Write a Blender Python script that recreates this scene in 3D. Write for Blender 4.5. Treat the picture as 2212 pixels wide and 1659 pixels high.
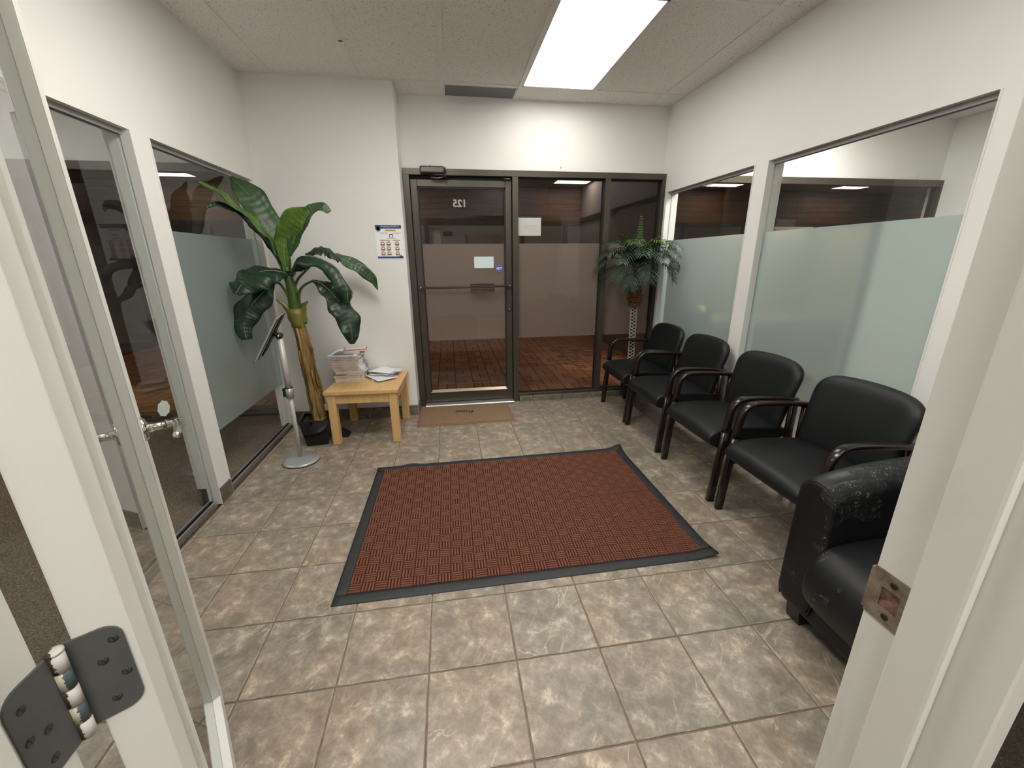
import bpy, bmesh, math, random
from mathutils import Vector, Matrix
random.seed(7)
S = bpy.context.scene
COL = S.collection
for o in list(bpy.data.objects):
    bpy.data.objects.remove(o)

# ------------------------------------------------------------------ camera
F_PX = 876.03
cam_d = bpy.data.cameras.new('camera')
cam_d.sensor_width = 36.0
cam_d.lens = 36.0 * F_PX / 2212.0
cam_d.clip_start = 0.02
cam_d.clip_end = 60
cam = bpy.data.objects.new('camera', cam_d)
COL.objects.link(cam)
cr = Vector((0.988625, -0.15019, -0.008021)); cu = Vector((0.051613, 0.288685, 0.956032)); cw = Vector((0.141271, 0.945571, -0.293153))
M = Matrix.Identity(4)
for i in range(3):
    M[i][0] = cr[i]; M[i][1] = cu[i]; M[i][2] = -cw[i]
M.translation = Vector((0.1401, -1.4131, 1.3891))
cam.matrix_world = M
S.camera = cam

# ------------------------------------------------------------------ world, exposure, lamp strengths
W = bpy.data.worlds.new('world'); S.world = W
W.use_nodes = True
W.node_tree.nodes['Background'].inputs[0].default_value = (0.9, 0.95, 1.0, 1)
W.node_tree.nodes['Background'].inputs[1].default_value = 0.05
S.view_settings.view_transform = 'Standard'
S.view_settings.look = 'None'
S.view_settings.gamma = 1.0
S.view_settings.exposure = 0.12
S.view_settings.use_curve_mapping = False
LAMP_ROOM = 8.0
FILL_NEAR = 16.0
FILL_BEHIND = 12.0
LAMP_LEFT = 11.0
LAMP_RIGHT = 40.0
LAMP_HALL = 6.5
S.cycles.max_bounces = 14
S.cycles.transparent_max_bounces = 24
S.cycles.caustics_reflective = False
S.cycles.caustics_refractive = False
S.cycles.sample_clamp_indirect = 4.0

# ------------------------------------------------------------------ room measures (metres)
XL, XR = -1.277, 2.183      # left and right partition faces
YB, YA = 2.520, 2.252       # storefront plane, furred wall face
XC = -0.203                 # corner of the furred wall
H = 2.682                   # ceiling
YN0, YN1 = -1.206, -1.071   # near partition thickness
T = 0.313                   # floor tile pitch
WT = 0.112                  # partition thickness
ZW = 1.975                  # head of the interior glazing

# ------------------------------------------------------------------ materials
def mat(name, color=(0.8, 0.8, 0.8), rough=0.5, metal=0.0, spec=0.5, emit=None, estr=0.0):
    m = bpy.data.materials.new(name); m.use_nodes = True
    b = m.node_tree.nodes['Principled BSDF']
    b.inputs['Base Color'].default_value = (*color, 1)
    b.inputs['Roughness'].default_value = rough
    b.inputs['Metallic'].default_value = metal
    b.inputs['Specular IOR Level'].default_value = spec
    if emit:
        b.inputs['Emission Color'].default_value = (*emit, 1)
        b.inputs['Emission Strength'].default_value = estr
    return m

def N(m, t, **kw):
    n = m.node_tree.nodes.new(t)
    for k, v in kw.items():
        if k in n.inputs.keys() if isinstance(k, str) else False:
            n.inputs[k].default_value = v
        else:
            setattr(n, k, v)
    return n
def L(m, a, b): m.node_tree.links.new(a, b)
def B(m): return m.node_tree.nodes['Principled BSDF']

def coords(m, scale=(1, 1, 1), per_object=False, rot=(0, 0, 0)):
    tc = N(m, 'ShaderNodeTexCoord'); mp = N(m, 'ShaderNodeMapping')
    mp.inputs['Scale'].default_value = scale
    mp.inputs['Rotation'].default_value = rot
    L(m, tc.outputs['Object'], mp.inputs['Vector'])
    if per_object:
        oi = N(m, 'ShaderNodeObjectInfo')
        ml = N(m, 'ShaderNodeVectorMath', operation='SCALE')
        cmb = N(m, 'ShaderNodeCombineXYZ')
        m2 = N(m, 'ShaderNodeMath', operation='MULTIPLY'); m2.inputs[1].default_value = 37.7
        L(m, oi.outputs['Random'], m2.inputs[0])
        L(m, m2.outputs[0], cmb.inputs[0]); L(m, m2.outputs[0], cmb.inputs[1]); L(m, oi.outputs['Random'], cmb.inputs[2])
        ml.inputs['Scale'].default_value = 3.0
        L(m, cmb.outputs[0], ml.inputs[0])
        L(m, ml.outputs[0], mp.inputs['Location'])
    return mp.outputs['Vector']

def noise(m, vec, scale=5, detail=4, rough=0.6, dist=0.0):
    n = N(m, 'ShaderNodeTexNoise')
    n.inputs['Scale'].default_value = scale; n.inputs['Detail'].default_value = detail
    n.inputs['Roughness'].default_value = rough; n.inputs['Distortion'].default_value = dist
    L(m, vec, n.inputs['Vector'])
    return n.outputs['Fac']

def ramp(m, fac, stops):
    r = N(m, 'ShaderNodeValToRGB')
    e = r.color_ramp.elements
    while len(e) < len(stops): e.new(0.5)
    for i, (p, c) in enumerate(stops):
        e[i].position = p; e[i].color = (*c, 1)
    L(m, fac, r.inputs['Fac'])
    return r.outputs['Color']

def mix(m, fac, a, b, blend='MIX'):
    n = N(m, 'ShaderNodeMix', data_type='RGBA', blend_type=blend)
    if isinstance(fac, (int, float)): n.inputs[0].default_value = fac
    else: L(m, fac, n.inputs[0])
    for v, s in ((a, 6), (b, 7)):
        if isinstance(v, tuple): n.inputs[s].default_value = (*v, 1)
        else: L(m, v, n.inputs[s])
    return n.outputs[2]

def bump(m, h, strength=0.2, dist=0.002):
    n = N(m, 'ShaderNodeBump')
    n.inputs['Strength'].default_value = strength; n.inputs['Distance'].default_value = dist
    L(m, h, n.inputs['Height']); L(m, n.outputs[0], B(m).inputs['Normal'])

def mottled(name, stops, scale=5, rough=0.5, per_object=False, stretch=(1, 1, 1), bstr=0.1, detail=5, spec=0.5, dist=0.3, metal=0):
    m = mat(name, rough=rough, spec=spec, metal=metal)
    v = coords(m, stretch, per_object)
    f = noise(m, v, scale, detail, 0.62, dist)
    L(m, ramp(m, f, stops), B(m).inputs['Base Color'])
    if bstr: bump(m, f, bstr)
    return m

# painted drywall
M_WALL = mottled('wall_paint', [(0.3, (0.82, 0.81, 0.785)), (0.7, (0.86, 0.85, 0.83))], 1.4, 0.55, bstr=0)
bump(M_WALL, noise(M_WALL, coords(M_WALL), 180, 2), 0.05, 0.001)
M_JAMB = mottled('jamb_gloss_paint', [(0.25, (0.70, 0.69, 0.64)), (0.42, (0.80, 0.795, 0.745)), (0.8, (0.83, 0.825, 0.78))], 9, 0.32, bstr=0.05, stretch=(1, 1, 0.25))
M_WHITE = mat('white_paint', (0.80, 0.80, 0.77), 0.4)
# floor tile: mottled brown-grey slate look
def tile_mat(name, k=1.0, rough=0.33):
    m = mat(name, rough=rough, spec=0.5)
    v = coords(m, (1, 1, 1), True, (0, 0, 0.6))
    a = noise(m, v, 15.0, 9, 0.74, 0.25)
    c1 = ramp(m, a, [(0.28, (0.145*k, 0.118*k, 0.093*k)), (0.45, (0.205*k, 0.172*k, 0.138*k)), (0.56, (0.285*k, 0.243*k, 0.198*k)), (0.68, (0.50*k, 0.435*k, 0.35*k))])
    b = noise(m, v, 3.1, 3, 0.5, 0.2)
    c2 = ramp(m, b, [(0.34, (0.86, 0.89, 0.88)), (0.5, (1, 1, 1)), (0.66, (1.12, 1.05, 1.00))])
    col = mix(m, 1.0, c1, c2, 'MULTIPLY')
    vs = N(m, 'ShaderNodeTexNoise'); vs.inputs['Scale'].default_value = 8; vs.inputs['Detail'].default_value = 3; vs.inputs['Distortion'].default_value = 1.6
    st = N(m, 'ShaderNodeMapping'); st.inputs['Scale'].default_value = (1, 0.35, 1); st.inputs['Rotation'].default_value = (0, 0, 0.5)
    L(m, v, st.inputs['Vector']); L(m, st.outputs[0], vs.inputs['Vector'])
    ab = N(m, 'ShaderNodeMath', operation='SUBTRACT'); ab.inputs[1].default_value = 0.5
    L(m, vs.outputs['Fac'], ab.inputs[0])
    ab2 = N(m, 'ShaderNodeMath', operation='ABSOLUTE'); L(m, ab.outputs[0], ab2.inputs[0])
    vein = ramp(m, ab2.outputs[0], [(0.0, (0.75, 0.75, 0.75)), (0.012, (0, 0, 0))])
    mask = ramp(m, noise(m, v, 4.3, 2), [(0.52, (0, 0, 0)), (0.6, (1, 1, 1))])
    vm = mix(m, 1.0, vein, mask, 'MULTIPLY')
    col = mix(m, vm, col, (0.50*k, 0.42*k, 0.31*k))
    L(m, col, B(m).inputs['Base Color'])
    bump(m, a, 0.12, 0.002)
    rr = N(m, 'ShaderNodeMapRange'); rr.inputs['To Min'].default_value = rough - 0.07; rr.inputs['To Max'].default_value = rough + 0.16
    L(m, a, rr.inputs['Value']); L(m, rr.outputs[0], B(m).inputs['Roughness'])
    return m
M_TILE = tile_mat('floor_tile', 1.08)
M_TEDGE = mottled('worn_tile_edge', [(0.4, (0.24, 0.19, 0.15)), (0.6, (0.50, 0.41, 0.32))], 12, 0.6, bstr=0)
M_TILEB = tile_mat('base_tile', 0.62, 0.5)
M_GROUT = mottled('grout', [(0.3, (0.13, 0.095, 0.072)), (0.7, (0.21, 0.165, 0.13))], 30, 0.85)
M_CARPET = mottled('office_carpet', [(0.35, (0.085, 0.060, 0.046)), (0.5, (0.16, 0.122, 0.095)), (0.65, (0.27, 0.215, 0.17))], 170, 0.95, bstr=0.8, detail=3, spec=0.1)
# acoustic tile
M_ACOU = mat('acoustic_tile', (0.45, 0.43, 0.39), 0.9, spec=0.1)
v_ = coords(M_ACOU, (1, 1, 1), True)
vo = N(M_ACOU, 'ShaderNodeTexNoise'); vo.inputs['Scale'].default_value = 120; vo.inputs['Detail'].default_value = 2; vo.inputs['Distortion'].default_value = 0.5
L(M_ACOU, v_, vo.inputs['Vector'])
L(M_ACOU, ramp(M_ACOU, vo.outputs['Fac'], [(0.30, (0.46, 0.43, 0.40)), (0.40, (0.90, 0.87, 0.83)), (1.0, (0.93, 0.90, 0.86))]), B(M_ACOU).inputs['Base Color'])
bump(M_ACOU, vo.outputs['Fac'], 0.5, 0.003)
M_TBAR = mat('ceiling_grid_metal', (0.84, 0.82, 0.79), 0.45)
M_VENT = mottled('return_grille', [(0.4, (0.13, 0.13, 0.135)), (0.6, (0.20, 0.20, 0.205))], 300, 0.6, bstr=0.2)
M_BRONZE = mottled('dark_bronze_anodised', [(0.3, (0.062, 0.052, 0.040)), (0.7, (0.085, 0.071, 0.055))], 3, 0.34, bstr=0, spec=0.6, metal=0.35)
M_ALU = mat('mill_aluminium', (0.72, 0.72, 0.70), 0.35, 0.85)
M_BLACKRUB = mat('black_gasket', (0.01, 0.01, 0.01), 0.6)
M_CHROME = mat('satin_chrome', (0.62, 0.61, 0.58), 0.18, 1.0)
M_NICKEL = mottled('worn_nickel', [(0.35, (0.22, 0.17, 0.13)), (0.6, (0.38, 0.33, 0.28))], 60, 0.35, metal=0.7, bstr=0.1)
M_DARKBRASS = mottled('oil_rubbed', [(0.4, (0.03, 0.018, 0.01)), (0.7, (0.12, 0.08, 0.05))], 40, 0.4, metal=0.6)
M_HINGE = mottled('hinge_grey_paint', [(0.3, (0.085, 0.087, 0.084)), (0.7, (0.105, 0.107, 0.103))], 20, 0.5, bstr=0.05)
M_HSCREW = mottled('hinge_screw', [(0.46, (0.012, 0.012, 0.012)), (0.52, (0.06, 0.061, 0.058))], 420, 0.5, bstr=0.1)
def knuckle_mat(name, c1, c2, thr):
    m = mat(name, rough=0.4); v = coords(m)
    sp = N(m, 'ShaderNodeSeparateXYZ'); L(m, v, sp.inputs[0])
    nf = noise(m, v, 220, 3)
    q = N(m, 'ShaderNodeMath', operation='MULTIPLY_ADD'); q.inputs[1].default_value = 120.0
    L(m, sp.outputs['Y'], q.inputs[0]); L(m, nf, q.inputs[2])
    L(m, ramp(m, q.outputs[0], [(thr, c1), (thr + 0.03, c2)]), B(m).inputs['Base Color'])
    return m
M_KNUCK = knuckle_mat('knuckle_chipped_paint', (0.68, 0.64, 0.62), (0.07, 0.045, 0.03), 0.70)
M_KNUCK2 = knuckle_mat('knuckle_cream', (0.07, 0.10, 0.11), (0.60, 0.59, 0.44), 0.40)
M_VINYL = mottled('black_vinyl', [(0.3, (0.006, 0.007, 0.0075)), (0.7, (0.0095, 0.011, 0.0118))], 400, 0.47, bstr=0.12, detail=2, spec=0.36)
M_ESP = mottled('espresso_wood', [(0.35, (0.006, 0.004, 0.0035)), (0.65, (0.018, 0.010, 0.008))], 14, 0.2, stretch=(1, 1, 0.1), bstr=0.02, spec=0.6)
# worn leather with flakes
M_LEATH = mat('peeling_black_leather', (0.01, 0.011, 0.012), 0.46, spec=0.35)
v_ = coords(M_LEATH)
fa = noise(M_LEATH, v_, 90, 4, 0.7, 1.2)
fm = noise(M_LEATH, v_, 7, 2)
sz = N(M_LEATH, 'ShaderNodeSeparateXYZ'); L(M_LEATH, v_, sz.inputs[0])
zr = N(M_LEATH, 'ShaderNodeMapRange'); zr.inputs['From Min'].default_value = 0.35; zr.inputs['From Max'].default_value = 0.68
L(M_LEATH, sz.outputs['Z'], zr.inputs['Value'])
a1 = N(M_LEATH, 'ShaderNodeMath', operation='MULTIPLY_ADD'); a1.inputs[1].default_value = 0.15
L(M_LEATH, zr.outputs[0], a1.inputs[0]); L(M_LEATH, fm, a1.inputs[2])
wm = ramp(M_LEATH, a1.outputs[0], [(0.61, (0, 0, 0)), (0.67, (1, 1, 1))])
fl = ramp(M_LEATH, fa, [(0.60, (0, 0, 0)), (0.63, (1, 1, 1))])
wf = mix(M_LEATH, 1.0, wm, fl, 'MULTIPLY')
L(M_LEATH, mix(M_LEATH, wf, (0.006, 0.007, 0.0075), (0.20, 0.21, 0.215)), B(M_LEATH).inputs['Base Color'])
bw = mix(M_LEATH, 1.0, wm, fa, 'MULTIPLY')
bump(M_LEATH, bw, 0.9, 0.006)
# pine / birch table
M_PINE = mat('clear_pine', rough=0.42)
v_ = coords(M_PINE, (1, 0.08, 1))
g_ = noise(M_PINE, v_, 70, 4, 0.6, 1.5)
cp = ramp(M_PINE, g_, [(0.3, (0.56, 0.34, 0.13)), (0.6, (0.72, 0.47, 0.21)), (0.9, (0.78, 0.56, 0.29))])
kn = N(M_PINE, 'ShaderNodeTexVoronoi'); kn.inputs['Scale'].default_value = 6.0
L(M_PINE, coords(M_PINE), kn.inputs['Vector'])
kc = ramp(M_PINE, kn.outputs['Distance'], [(0.0, (1, 1, 1)), (0.06, (0, 0, 0))])
L(M_PINE, mix(M_PINE, kc, cp, (0.22, 0.09, 0.03)), B(M_PINE).inputs['Base Color'])
M_PINE2 = mottled('pine_legs', [(0.3, (0.62, 0.39, 0.15)), (0.7, (0.74, 0.50, 0.23))], 26, 0.42, stretch=(1, 1, 0.07), bstr=0.03)
M_SILVER = mat('silver_paint', (0.42, 0.43, 0.44), 0.3, 0.4)
M_SILVER2 = mat('silver_tube', (0.50, 0.50, 0.49), 0.42, 0.2)
M_BLKPL = mat('black_plastic', (0.012, 0.012, 0.013), 0.4)
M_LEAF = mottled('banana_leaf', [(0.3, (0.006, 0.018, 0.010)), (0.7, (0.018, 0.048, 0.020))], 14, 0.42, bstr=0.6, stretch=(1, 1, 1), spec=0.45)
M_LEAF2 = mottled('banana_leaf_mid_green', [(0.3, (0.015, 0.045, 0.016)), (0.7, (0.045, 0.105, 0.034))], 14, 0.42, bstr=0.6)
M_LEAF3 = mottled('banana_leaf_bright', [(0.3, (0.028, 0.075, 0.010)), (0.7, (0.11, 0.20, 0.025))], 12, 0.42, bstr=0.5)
M_MIDRIB = mat('leaf_midrib', (0.22, 0.30, 0.15), 0.4)
M_STALK = mottled('green_stalk', [(0.3, (0.03, 0.065, 0.012)), (0.7, (0.07, 0.12, 0.02))], 12, 0.4, stretch=(1, 1, 0.15))
M_SHEATH = mottled('yellow_green_sheath', [(0.3, (0.10, 0.12, 0.02)), (0.7, (0.24, 0.21, 0.04))], 10, 0.45, stretch=(1, 1, 0.2))
M_TRUNKB = mottled('dry_banana_trunk', [(0.30, (0.045, 0.022, 0.008)), (0.45, (0.17, 0.10, 0.030)), (0.55, (0.27, 0.17, 0.05)), (0.7, (0.48, 0.33, 0.17))], 34, 0.6, stretch=(1, 1, 0.07), bstr=0.8, dist=0.6)
M_SOIL = mottled('soil', [(0.3, (0.01, 0.005, 0.004)), (0.7, (0.05, 0.022, 0.015))], 60, 0.9, bstr=1.0)
M_POT = mottled('chipped_black_glaze', [(0.64, (0.006, 0.006, 0.006)), (0.70, (0.006, 0.006, 0.006)), (0.72, (0.32, 0.24, 0.16))], 13, 0.12, stretch=(1, 1, 0.5), bstr=0.05, dist=1.0)
M_FROND = mottled('palm_frond', [(0.3, (0.012, 0.026, 0.015)), (0.7, (0.040, 0.078, 0.045))], 12, 0.5, bstr=0, spec=0.35)
M_FROND2 = mottled('palm_frond_young', [(0.3, (0.05, 0.10, 0.02)), (0.7, (0.11, 0.19, 0.045))], 12, 0.4, bstr=0)
M_HUSK = mottled('palm_husk', [(0.3, (0.03, 0.012, 0.005)), (0.55, (0.13, 0.060, 0.02)), (0.75, (0.25, 0.14, 0.06))], 50, 0.85, stretch=(1, 1, 0.3), bstr=1.0)
M_PSTEM = mottled('palm_stem', [(0.3, (0.03, 0.015, 0.010)), (0.7, (0.08, 0.045, 0.03))], 40, 0.6)
M_LATT = mat('pale_lattice', (0.55, 0.55, 0.47), 0.5)
M_RUBBER = mottled('rug_rubber_border', [(0.3, (0.012, 0.014, 0.016)), (0.7, (0.022, 0.025, 0.028))], 60, 0.6, bstr=0.3)
M_RUG = mottled('rug_rib_pile', [(0.3, (0.125, 0.052, 0.034)), (0.7, (0.195, 0.088, 0.060))], 220, 0.95, bstr=0.6, detail=3, spec=0.05)
M_RUGB = mottled('rug_base_pile', [(0.3, (0.040, 0.011, 0.007)), (0.7, (0.070, 0.021, 0.013))], 220, 0.95, bstr=0.4, detail=3, spec=0.05)  # dirty low pile, darkened further to stand in for groove shade
M_MATT = mottled('tan_doormat', [(0.3, (0.19, 0.118, 0.074)), (0.7, (0.30, 0.200, 0.130))], 160, 0.95, bstr=0.8, detail=3, spec=0.05)
M_MATE = mat('doormat_edge', (0.22, 0.12, 0.08), 0.7)
M_MATD = mottled('doormat_stain', [(0.3, (0.035, 0.022, 0.010)), (0.7, (0.10, 0.06, 0.03))], 90, 0.95)
M_PAVE = mat('clay_paver', rough=0.38)
v_ = coords(M_PAVE, (1, 1, 1), True)
oi_ = N(M_PAVE, 'ShaderNodeObjectInfo')
pc = ramp(M_PAVE, oi_.outputs['Random'], [(0.0, (0.34, 0.135, 0.065)), (0.5, (0.48, 0.21, 0.105)), (1.0, (0.60, 0.30, 0.15))])
pn = ramp(M_PAVE, noise(M_PAVE, v_, 22, 3), [(0.3, (0.8, 0.8, 0.8)), (0.7, (1.1, 1.1, 1.1))])
L(M_PAVE, mix(M_PAVE, 1.0, pc, pn, 'MULTIPLY'), B(M_PAVE).inputs['Base Color'])
M_PJOINT = mat('paver_joint', (0.06, 0.028, 0.018), 0.9)
M_WOOD = mat('bulkhead_planks', rough=0.5)
v_ = coords(M_WOOD, (0.12, 1, 1), True)
L(M_WOOD, ramp(M_WOOD, noise(M_WOOD, v_, 22, 4, 0.6, 0.8), [(0.3, (0.085, 0.035, 0.017)), (0.7, (0.19, 0.085, 0.04))]), B(M_WOOD).inputs['Base Color'])
M_HALLC = mat('hall_ceiling', (0.30, 0.26, 0.25), 0.8)
M_HALLW = mat('hall_shop_wall', (0.62, 0.56, 0.52), 0.7)
M_PAPER = mat('white_paper', (0.93, 0.94, 0.96), 0.6)
M_PAPERB = mat('pale_blue_white_paper', (0.72, 0.84, 0.86), 0.5)
M_INKG = mat('faded_grey_print', (0.55, 0.56, 0.60), 0.6)
M_INK = mat('black_print', (0.03, 0.03, 0.04), 0.6)
M_NAVY = mat('navy_print', (0.022, 0.06, 0.16), 0.5)
M_ORANGE = mat('orange_print', (0.62, 0.24, 0.045), 0.5)
M_SKIN = mat('tan_print', (0.62, 0.38, 0.18), 0.5)
M_STKBLUE = mat('blue_sticker', (0.09, 0.11, 0.45), 0.4)
M_VINYLW = mat('white_vinyl_lettering', (0.85, 0.85, 0.85), 0.5)
M_RED = mat('red_print', (0.50, 0.03, 0.03), 0.4)
M_PAGES = mottled('page_edges', [(0.3, (0.62, 0.55, 0.50)), (0.6, (0.90, 0.86, 0.81))], 260, 0.8, stretch=(0.05, 0.05, 1), bstr=0.1)
M_PAGES2 = mottled('pinkish_page_edges', [(0.3, (0.62, 0.48, 0.44)), (0.6, (0.90, 0.80, 0.75))], 260, 0.8, stretch=(0.05, 0.05, 1), bstr=0.1)
M_GREYPL = mat('grey_plastic', (0.35, 0.35, 0.34), 0.5)

def glass(name, tint=(1, 1, 1), ior=1.7, rough=0.0):
    m = bpy.data.materials.new(name); m.use_nodes = True
    nt = m.node_tree; nt.nodes.clear()
    out = nt.nodes.new('ShaderNodeOutputMaterial')
    tr = nt.nodes.new('ShaderNodeBsdfTransparent'); tr.inputs[0].default_value = (*tint, 1)
    gl = nt.nodes.new('ShaderNodeBsdfGlossy'); gl.inputs['Roughness'].default_value = rough
    fr = nt.nodes.new('ShaderNodeFresnel'); fr.inputs[0].default_value = ior
    ge = nt.nodes.new('ShaderNodeNewGeometry')
    inv = nt.nodes.new('ShaderNodeMath'); inv.operation = 'SUBTRACT'; inv.inputs[0].default_value = 1.0
    mu = nt.nodes.new('ShaderNodeMath'); mu.operation = 'MULTIPLY'
    mx = nt.nodes.new('ShaderNodeMixShader')
    k = nt.links.new
    k(ge.outputs['Backfacing'], inv.inputs[1]); k(inv.outputs[0], mu.inputs[0]); k(fr.outputs[0], mu.inputs[1])
    k(mu.outputs[0], mx.inputs[0]); k(tr.outputs[0], mx.inputs[1]); k(gl.outputs[0], mx.inputs[2]); k(mx.outputs[0], out.inputs[0])
    return m
M_GLASS = glass('clear_pane', (0.965, 0.985, 0.975))
M_TINT = glass('bronze_tinted_pane', (0.89, 0.865, 0.845), 1.55)
def frosted(name, col, tcol, wr=0.3, wt=0.5, rough=0.35):
    m = bpy.data.materials.new(name); m.use_nodes = True
    nt = m.node_tree; nt.nodes.clear(); k = nt.links.new
    out = nt.nodes.new('ShaderNodeOutputMaterial')
    d = nt.nodes.new('ShaderNodeBsdfDiffuse'); d.inputs[0].default_value = (*col, 1)
    t = nt.nodes.new('ShaderNodeBsdfTranslucent'); t.inputs[0].default_value = (*tcol, 1)
    r = nt.nodes.new('ShaderNodeBsdfRefraction'); r.inputs[0].default_value = (*tcol, 1); r.inputs['Roughness'].default_value = rough; r.inputs['IOR'].default_value = 1.15
    p = nt.nodes.new('ShaderNodeBsdfTransparent'); ge = nt.nodes.new('ShaderNodeNewGeometry')
    m1 = nt.nodes.new('ShaderNodeMixShader'); m1.inputs[0].default_value = wt
    m2 = nt.nodes.new('ShaderNodeMixShader'); m2.inputs[0].default_value = wr
    m3 = nt.nodes.new('ShaderNodeMixShader')
    k(d.outputs[0], m1.inputs[1]); k(t.outputs[0], m1.inputs[2]); k(m1.outputs[0], m2.inputs[1]); k(r.outputs[0], m2.inputs[2])
    k(ge.outputs['Backfacing'], m3.inputs[0]); k(m2.outputs[0], m3.inputs[1]); k(p.outputs[0], m3.inputs[2]); k(m3.outputs[0], out.inputs[0])
    return m
M_FROST = frosted('frosted_window_film', (0.53, 0.635, 0.605), (0.715, 0.80, 0.78), 0.55, 0.33, 0.22)
M_FROST2 = frosted('frosted_door_film', (0.50, 0.45, 0.42), (0.75, 0.70, 0.67), 0.15, 0.35, 0.7)
M_PLAST = glass('clear_plastic', (0.90, 0.90, 0.88), 1.45, 0.15)

# ------------------------------------------------------------------ mesh helpers
def bm_box(bm, x0, x1, y0, y1, z0, z1, bev=0.0, seg=1, mi=0):
    vs = [bm.verts.new(p) for p in ((x0, y0, z0), (x1, y0, z0), (x1, y1, z0), (x0, y1, z0), (x0, y0, z1), (x1, y0, z1), (x1, y1, z1), (x0, y1, z1))]
    fs = [bm.faces.new([vs[i] for i in f]) for f in ((3, 2, 1, 0), (4, 5, 6, 7), (0, 1, 5, 4), (1, 2, 6, 5), (2, 3, 7, 6), (3, 0, 4, 7))]
    for f in fs: f.material_index = mi
    if bev > 0:
        es = list({e for f in fs for e in f.edges})
        bmesh.ops.bevel(bm, geom=es, offset=bev, segments=seg, affect='EDGES', profile=0.5)
    return vs

def obj(name, bm, m, parent=None, loc=None, smooth=False, kind=None):
    if bm.faces: bmesh.ops.recalc_face_normals(bm, faces=bm.faces)
    me = bpy.data.meshes.new(name); bm.to_mesh(me); bm.free()
    for mm in (m if isinstance(m, (list, tuple)) else [m]): me.materials.append(mm)
    if smooth:
        for p in me.polygons: p.use_smooth = True
    o = bpy.data.objects.new(name, me); COL.objects.link(o)
    if parent: o.parent = parent
    if loc: o.location = loc
    if kind: o['kind'] = kind
    return o

def box(name, m, b, parent=None, bev=0.0, seg=1, kind=None, smooth=False):
    """box with its origin at the centre of its base"""
    x0, x1, y0, y1, z0, z1 = b
    c = ((x0 + x1) / 2, (y0 + y1) / 2, z0)
    bm = bmesh.new(); bm_box(bm, x0 - c[0], x1 - c[0], y0 - c[1], y1 - c[1], 0, z1 - z0, bev, seg)
    return obj(name, bm, m, parent, c, smooth, kind)

def boxes(name, m, bl, parent=None, bev=0.0, kind=None):
    bm = bmesh.new()
    for b in bl: bm_box(bm, *b, bev)
    return obj(name, bm, m, parent, kind=kind)

def bm_tube(bm, pts, rad, n=12, cap=True, mi=0, flat=None):
    """swept tube; rad scalar/list; flat=(a,b) gives a rounded-rectangle section of half sizes a (side) b (up)"""
    pts = [Vector(p) for p in pts]
    rings = []
    up = None
    fl_ = flat
    for i, p in enumerate(pts):
        t = (pts[min(i + 1, len(pts) - 1)] - pts[max(i - 1, 0)]).normalized()
        if up is None:
            up = Vector((0, 0, 1)) if abs(t.z) < 0.9 else Vector((1, 0, 0))
            if flat: up = Vector((0, 1, 0))
        s = t.cross(up)
        if s.length < 1e-6: s = t.orthogonal()
        s.normalize(); u = s.cross(t).normalized()
        up = u if not flat else Vector((0, 1, 0))
        r = rad[i] if isinstance(rad, (list, tuple)) else rad
        ring = []
        if isinstance(fl_, list): flat = fl_[i]
        for k in range(n):
            a = 2 * math.pi * k / n
            ca, sa = math.cos(a), math.sin(a)
            if flat:
                e = 0.45
                ca = math.copysign(abs(ca) ** e, ca); sa = math.copysign(abs(sa) ** e, sa)
                ring.append(bm.verts.new(p + s * (ca * flat[1] * (r or 1)) + u * (sa * flat[0] * (r or 1))))
            else:
                ring.append(bm.verts.new(p + s * (ca * r) + u * (sa * r)))
        rings.append(ring)
    for a, b in zip(rings, rings[1:]):
        for k in range(n):
            f = bm.faces.new((a[k], a[(k + 1) % n], b[(k + 1) % n], b[k])); f.material_index = mi
    if cap:
        bm.faces.new(rings[0][::-1]).material_index = mi; bm.faces.new(rings[-1]).material_index = mi
    return rings

def tube(name, m, pts, rad, n=12, parent=None, loc=None, flat=None, smooth=True):
    bm = bmesh.new(); bm_tube(bm, pts, rad, n, flat=flat)
    return obj(name, bm, m, parent, loc, smooth)

def bm_lathe(bm, prof, n=32, axis=(0, 0), mi=0):
    rings = []
    for r, z in prof:
        rings.append([bm.verts.new((axis[0] + r * math.cos(2 * math.pi * k / n), axis[1] + r * math.sin(2 * math.pi * k / n), z)) for k in range(n)])
    for a, b in zip(rings, rings[1:]):
        for k in range(n):
            bm.faces.new((a[k], a[(k + 1) % n], b[(k + 1) % n], b[k])).material_index = mi
    bm.faces.new(rings[0][::-1]).material_index = mi; bm.faces.new(rings[-1]).material_index = mi

def lathe(name, m, prof, n=32, parent=None, loc=None, smooth=True):
    bm = bmesh.new(); bm_lathe(bm, prof, n)
    return obj(name, bm, m, parent, loc, smooth)

def prism(bm, poly, axis, a, b, mi=0):
    """extrude a 2-D polygon along axis ('x','y','z') from a to b"""
    def P(u, v, w):
        return {'x': (w, u, v), 'y': (u, w, v), 'z': (u, v, w)}[axis]
    A = [bm.verts.new(P(u, v, a)) for u, v in poly]; C = [bm.verts.new(P(u, v, b)) for u, v in poly]
    n = len(poly)
    fs = [bm.faces.new(A), bm.faces.new(C[::-1])] + [bm.faces.new((A[i], A[(i + 1) % n], C[(i + 1) % n], C[i])) for i in range(n)]
    for f in fs: f.material_index = mi
    return fs

def spline(pts, n):
    """Catmull-Rom through pts, n samples"""
    P = [Vector(p) for p in pts]
    P = [P[0] * 2 - P[1]] + P + [P[-1] * 2 - P[-2]]
    m = len(P) - 3; out = []
    for i in range(n):
        t = i / (n - 1) * m; k = min(int(t), m - 1); u = t - k
        a, b, c, d = P[k:k + 4]
        out.append(0.5 * ((2 * b) + (c - a) * u + (2 * a - 5 * b + 4 * c - d) * u * u + (3 * b - a - 3 * c + d) * u ** 3))
    return out

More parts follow.
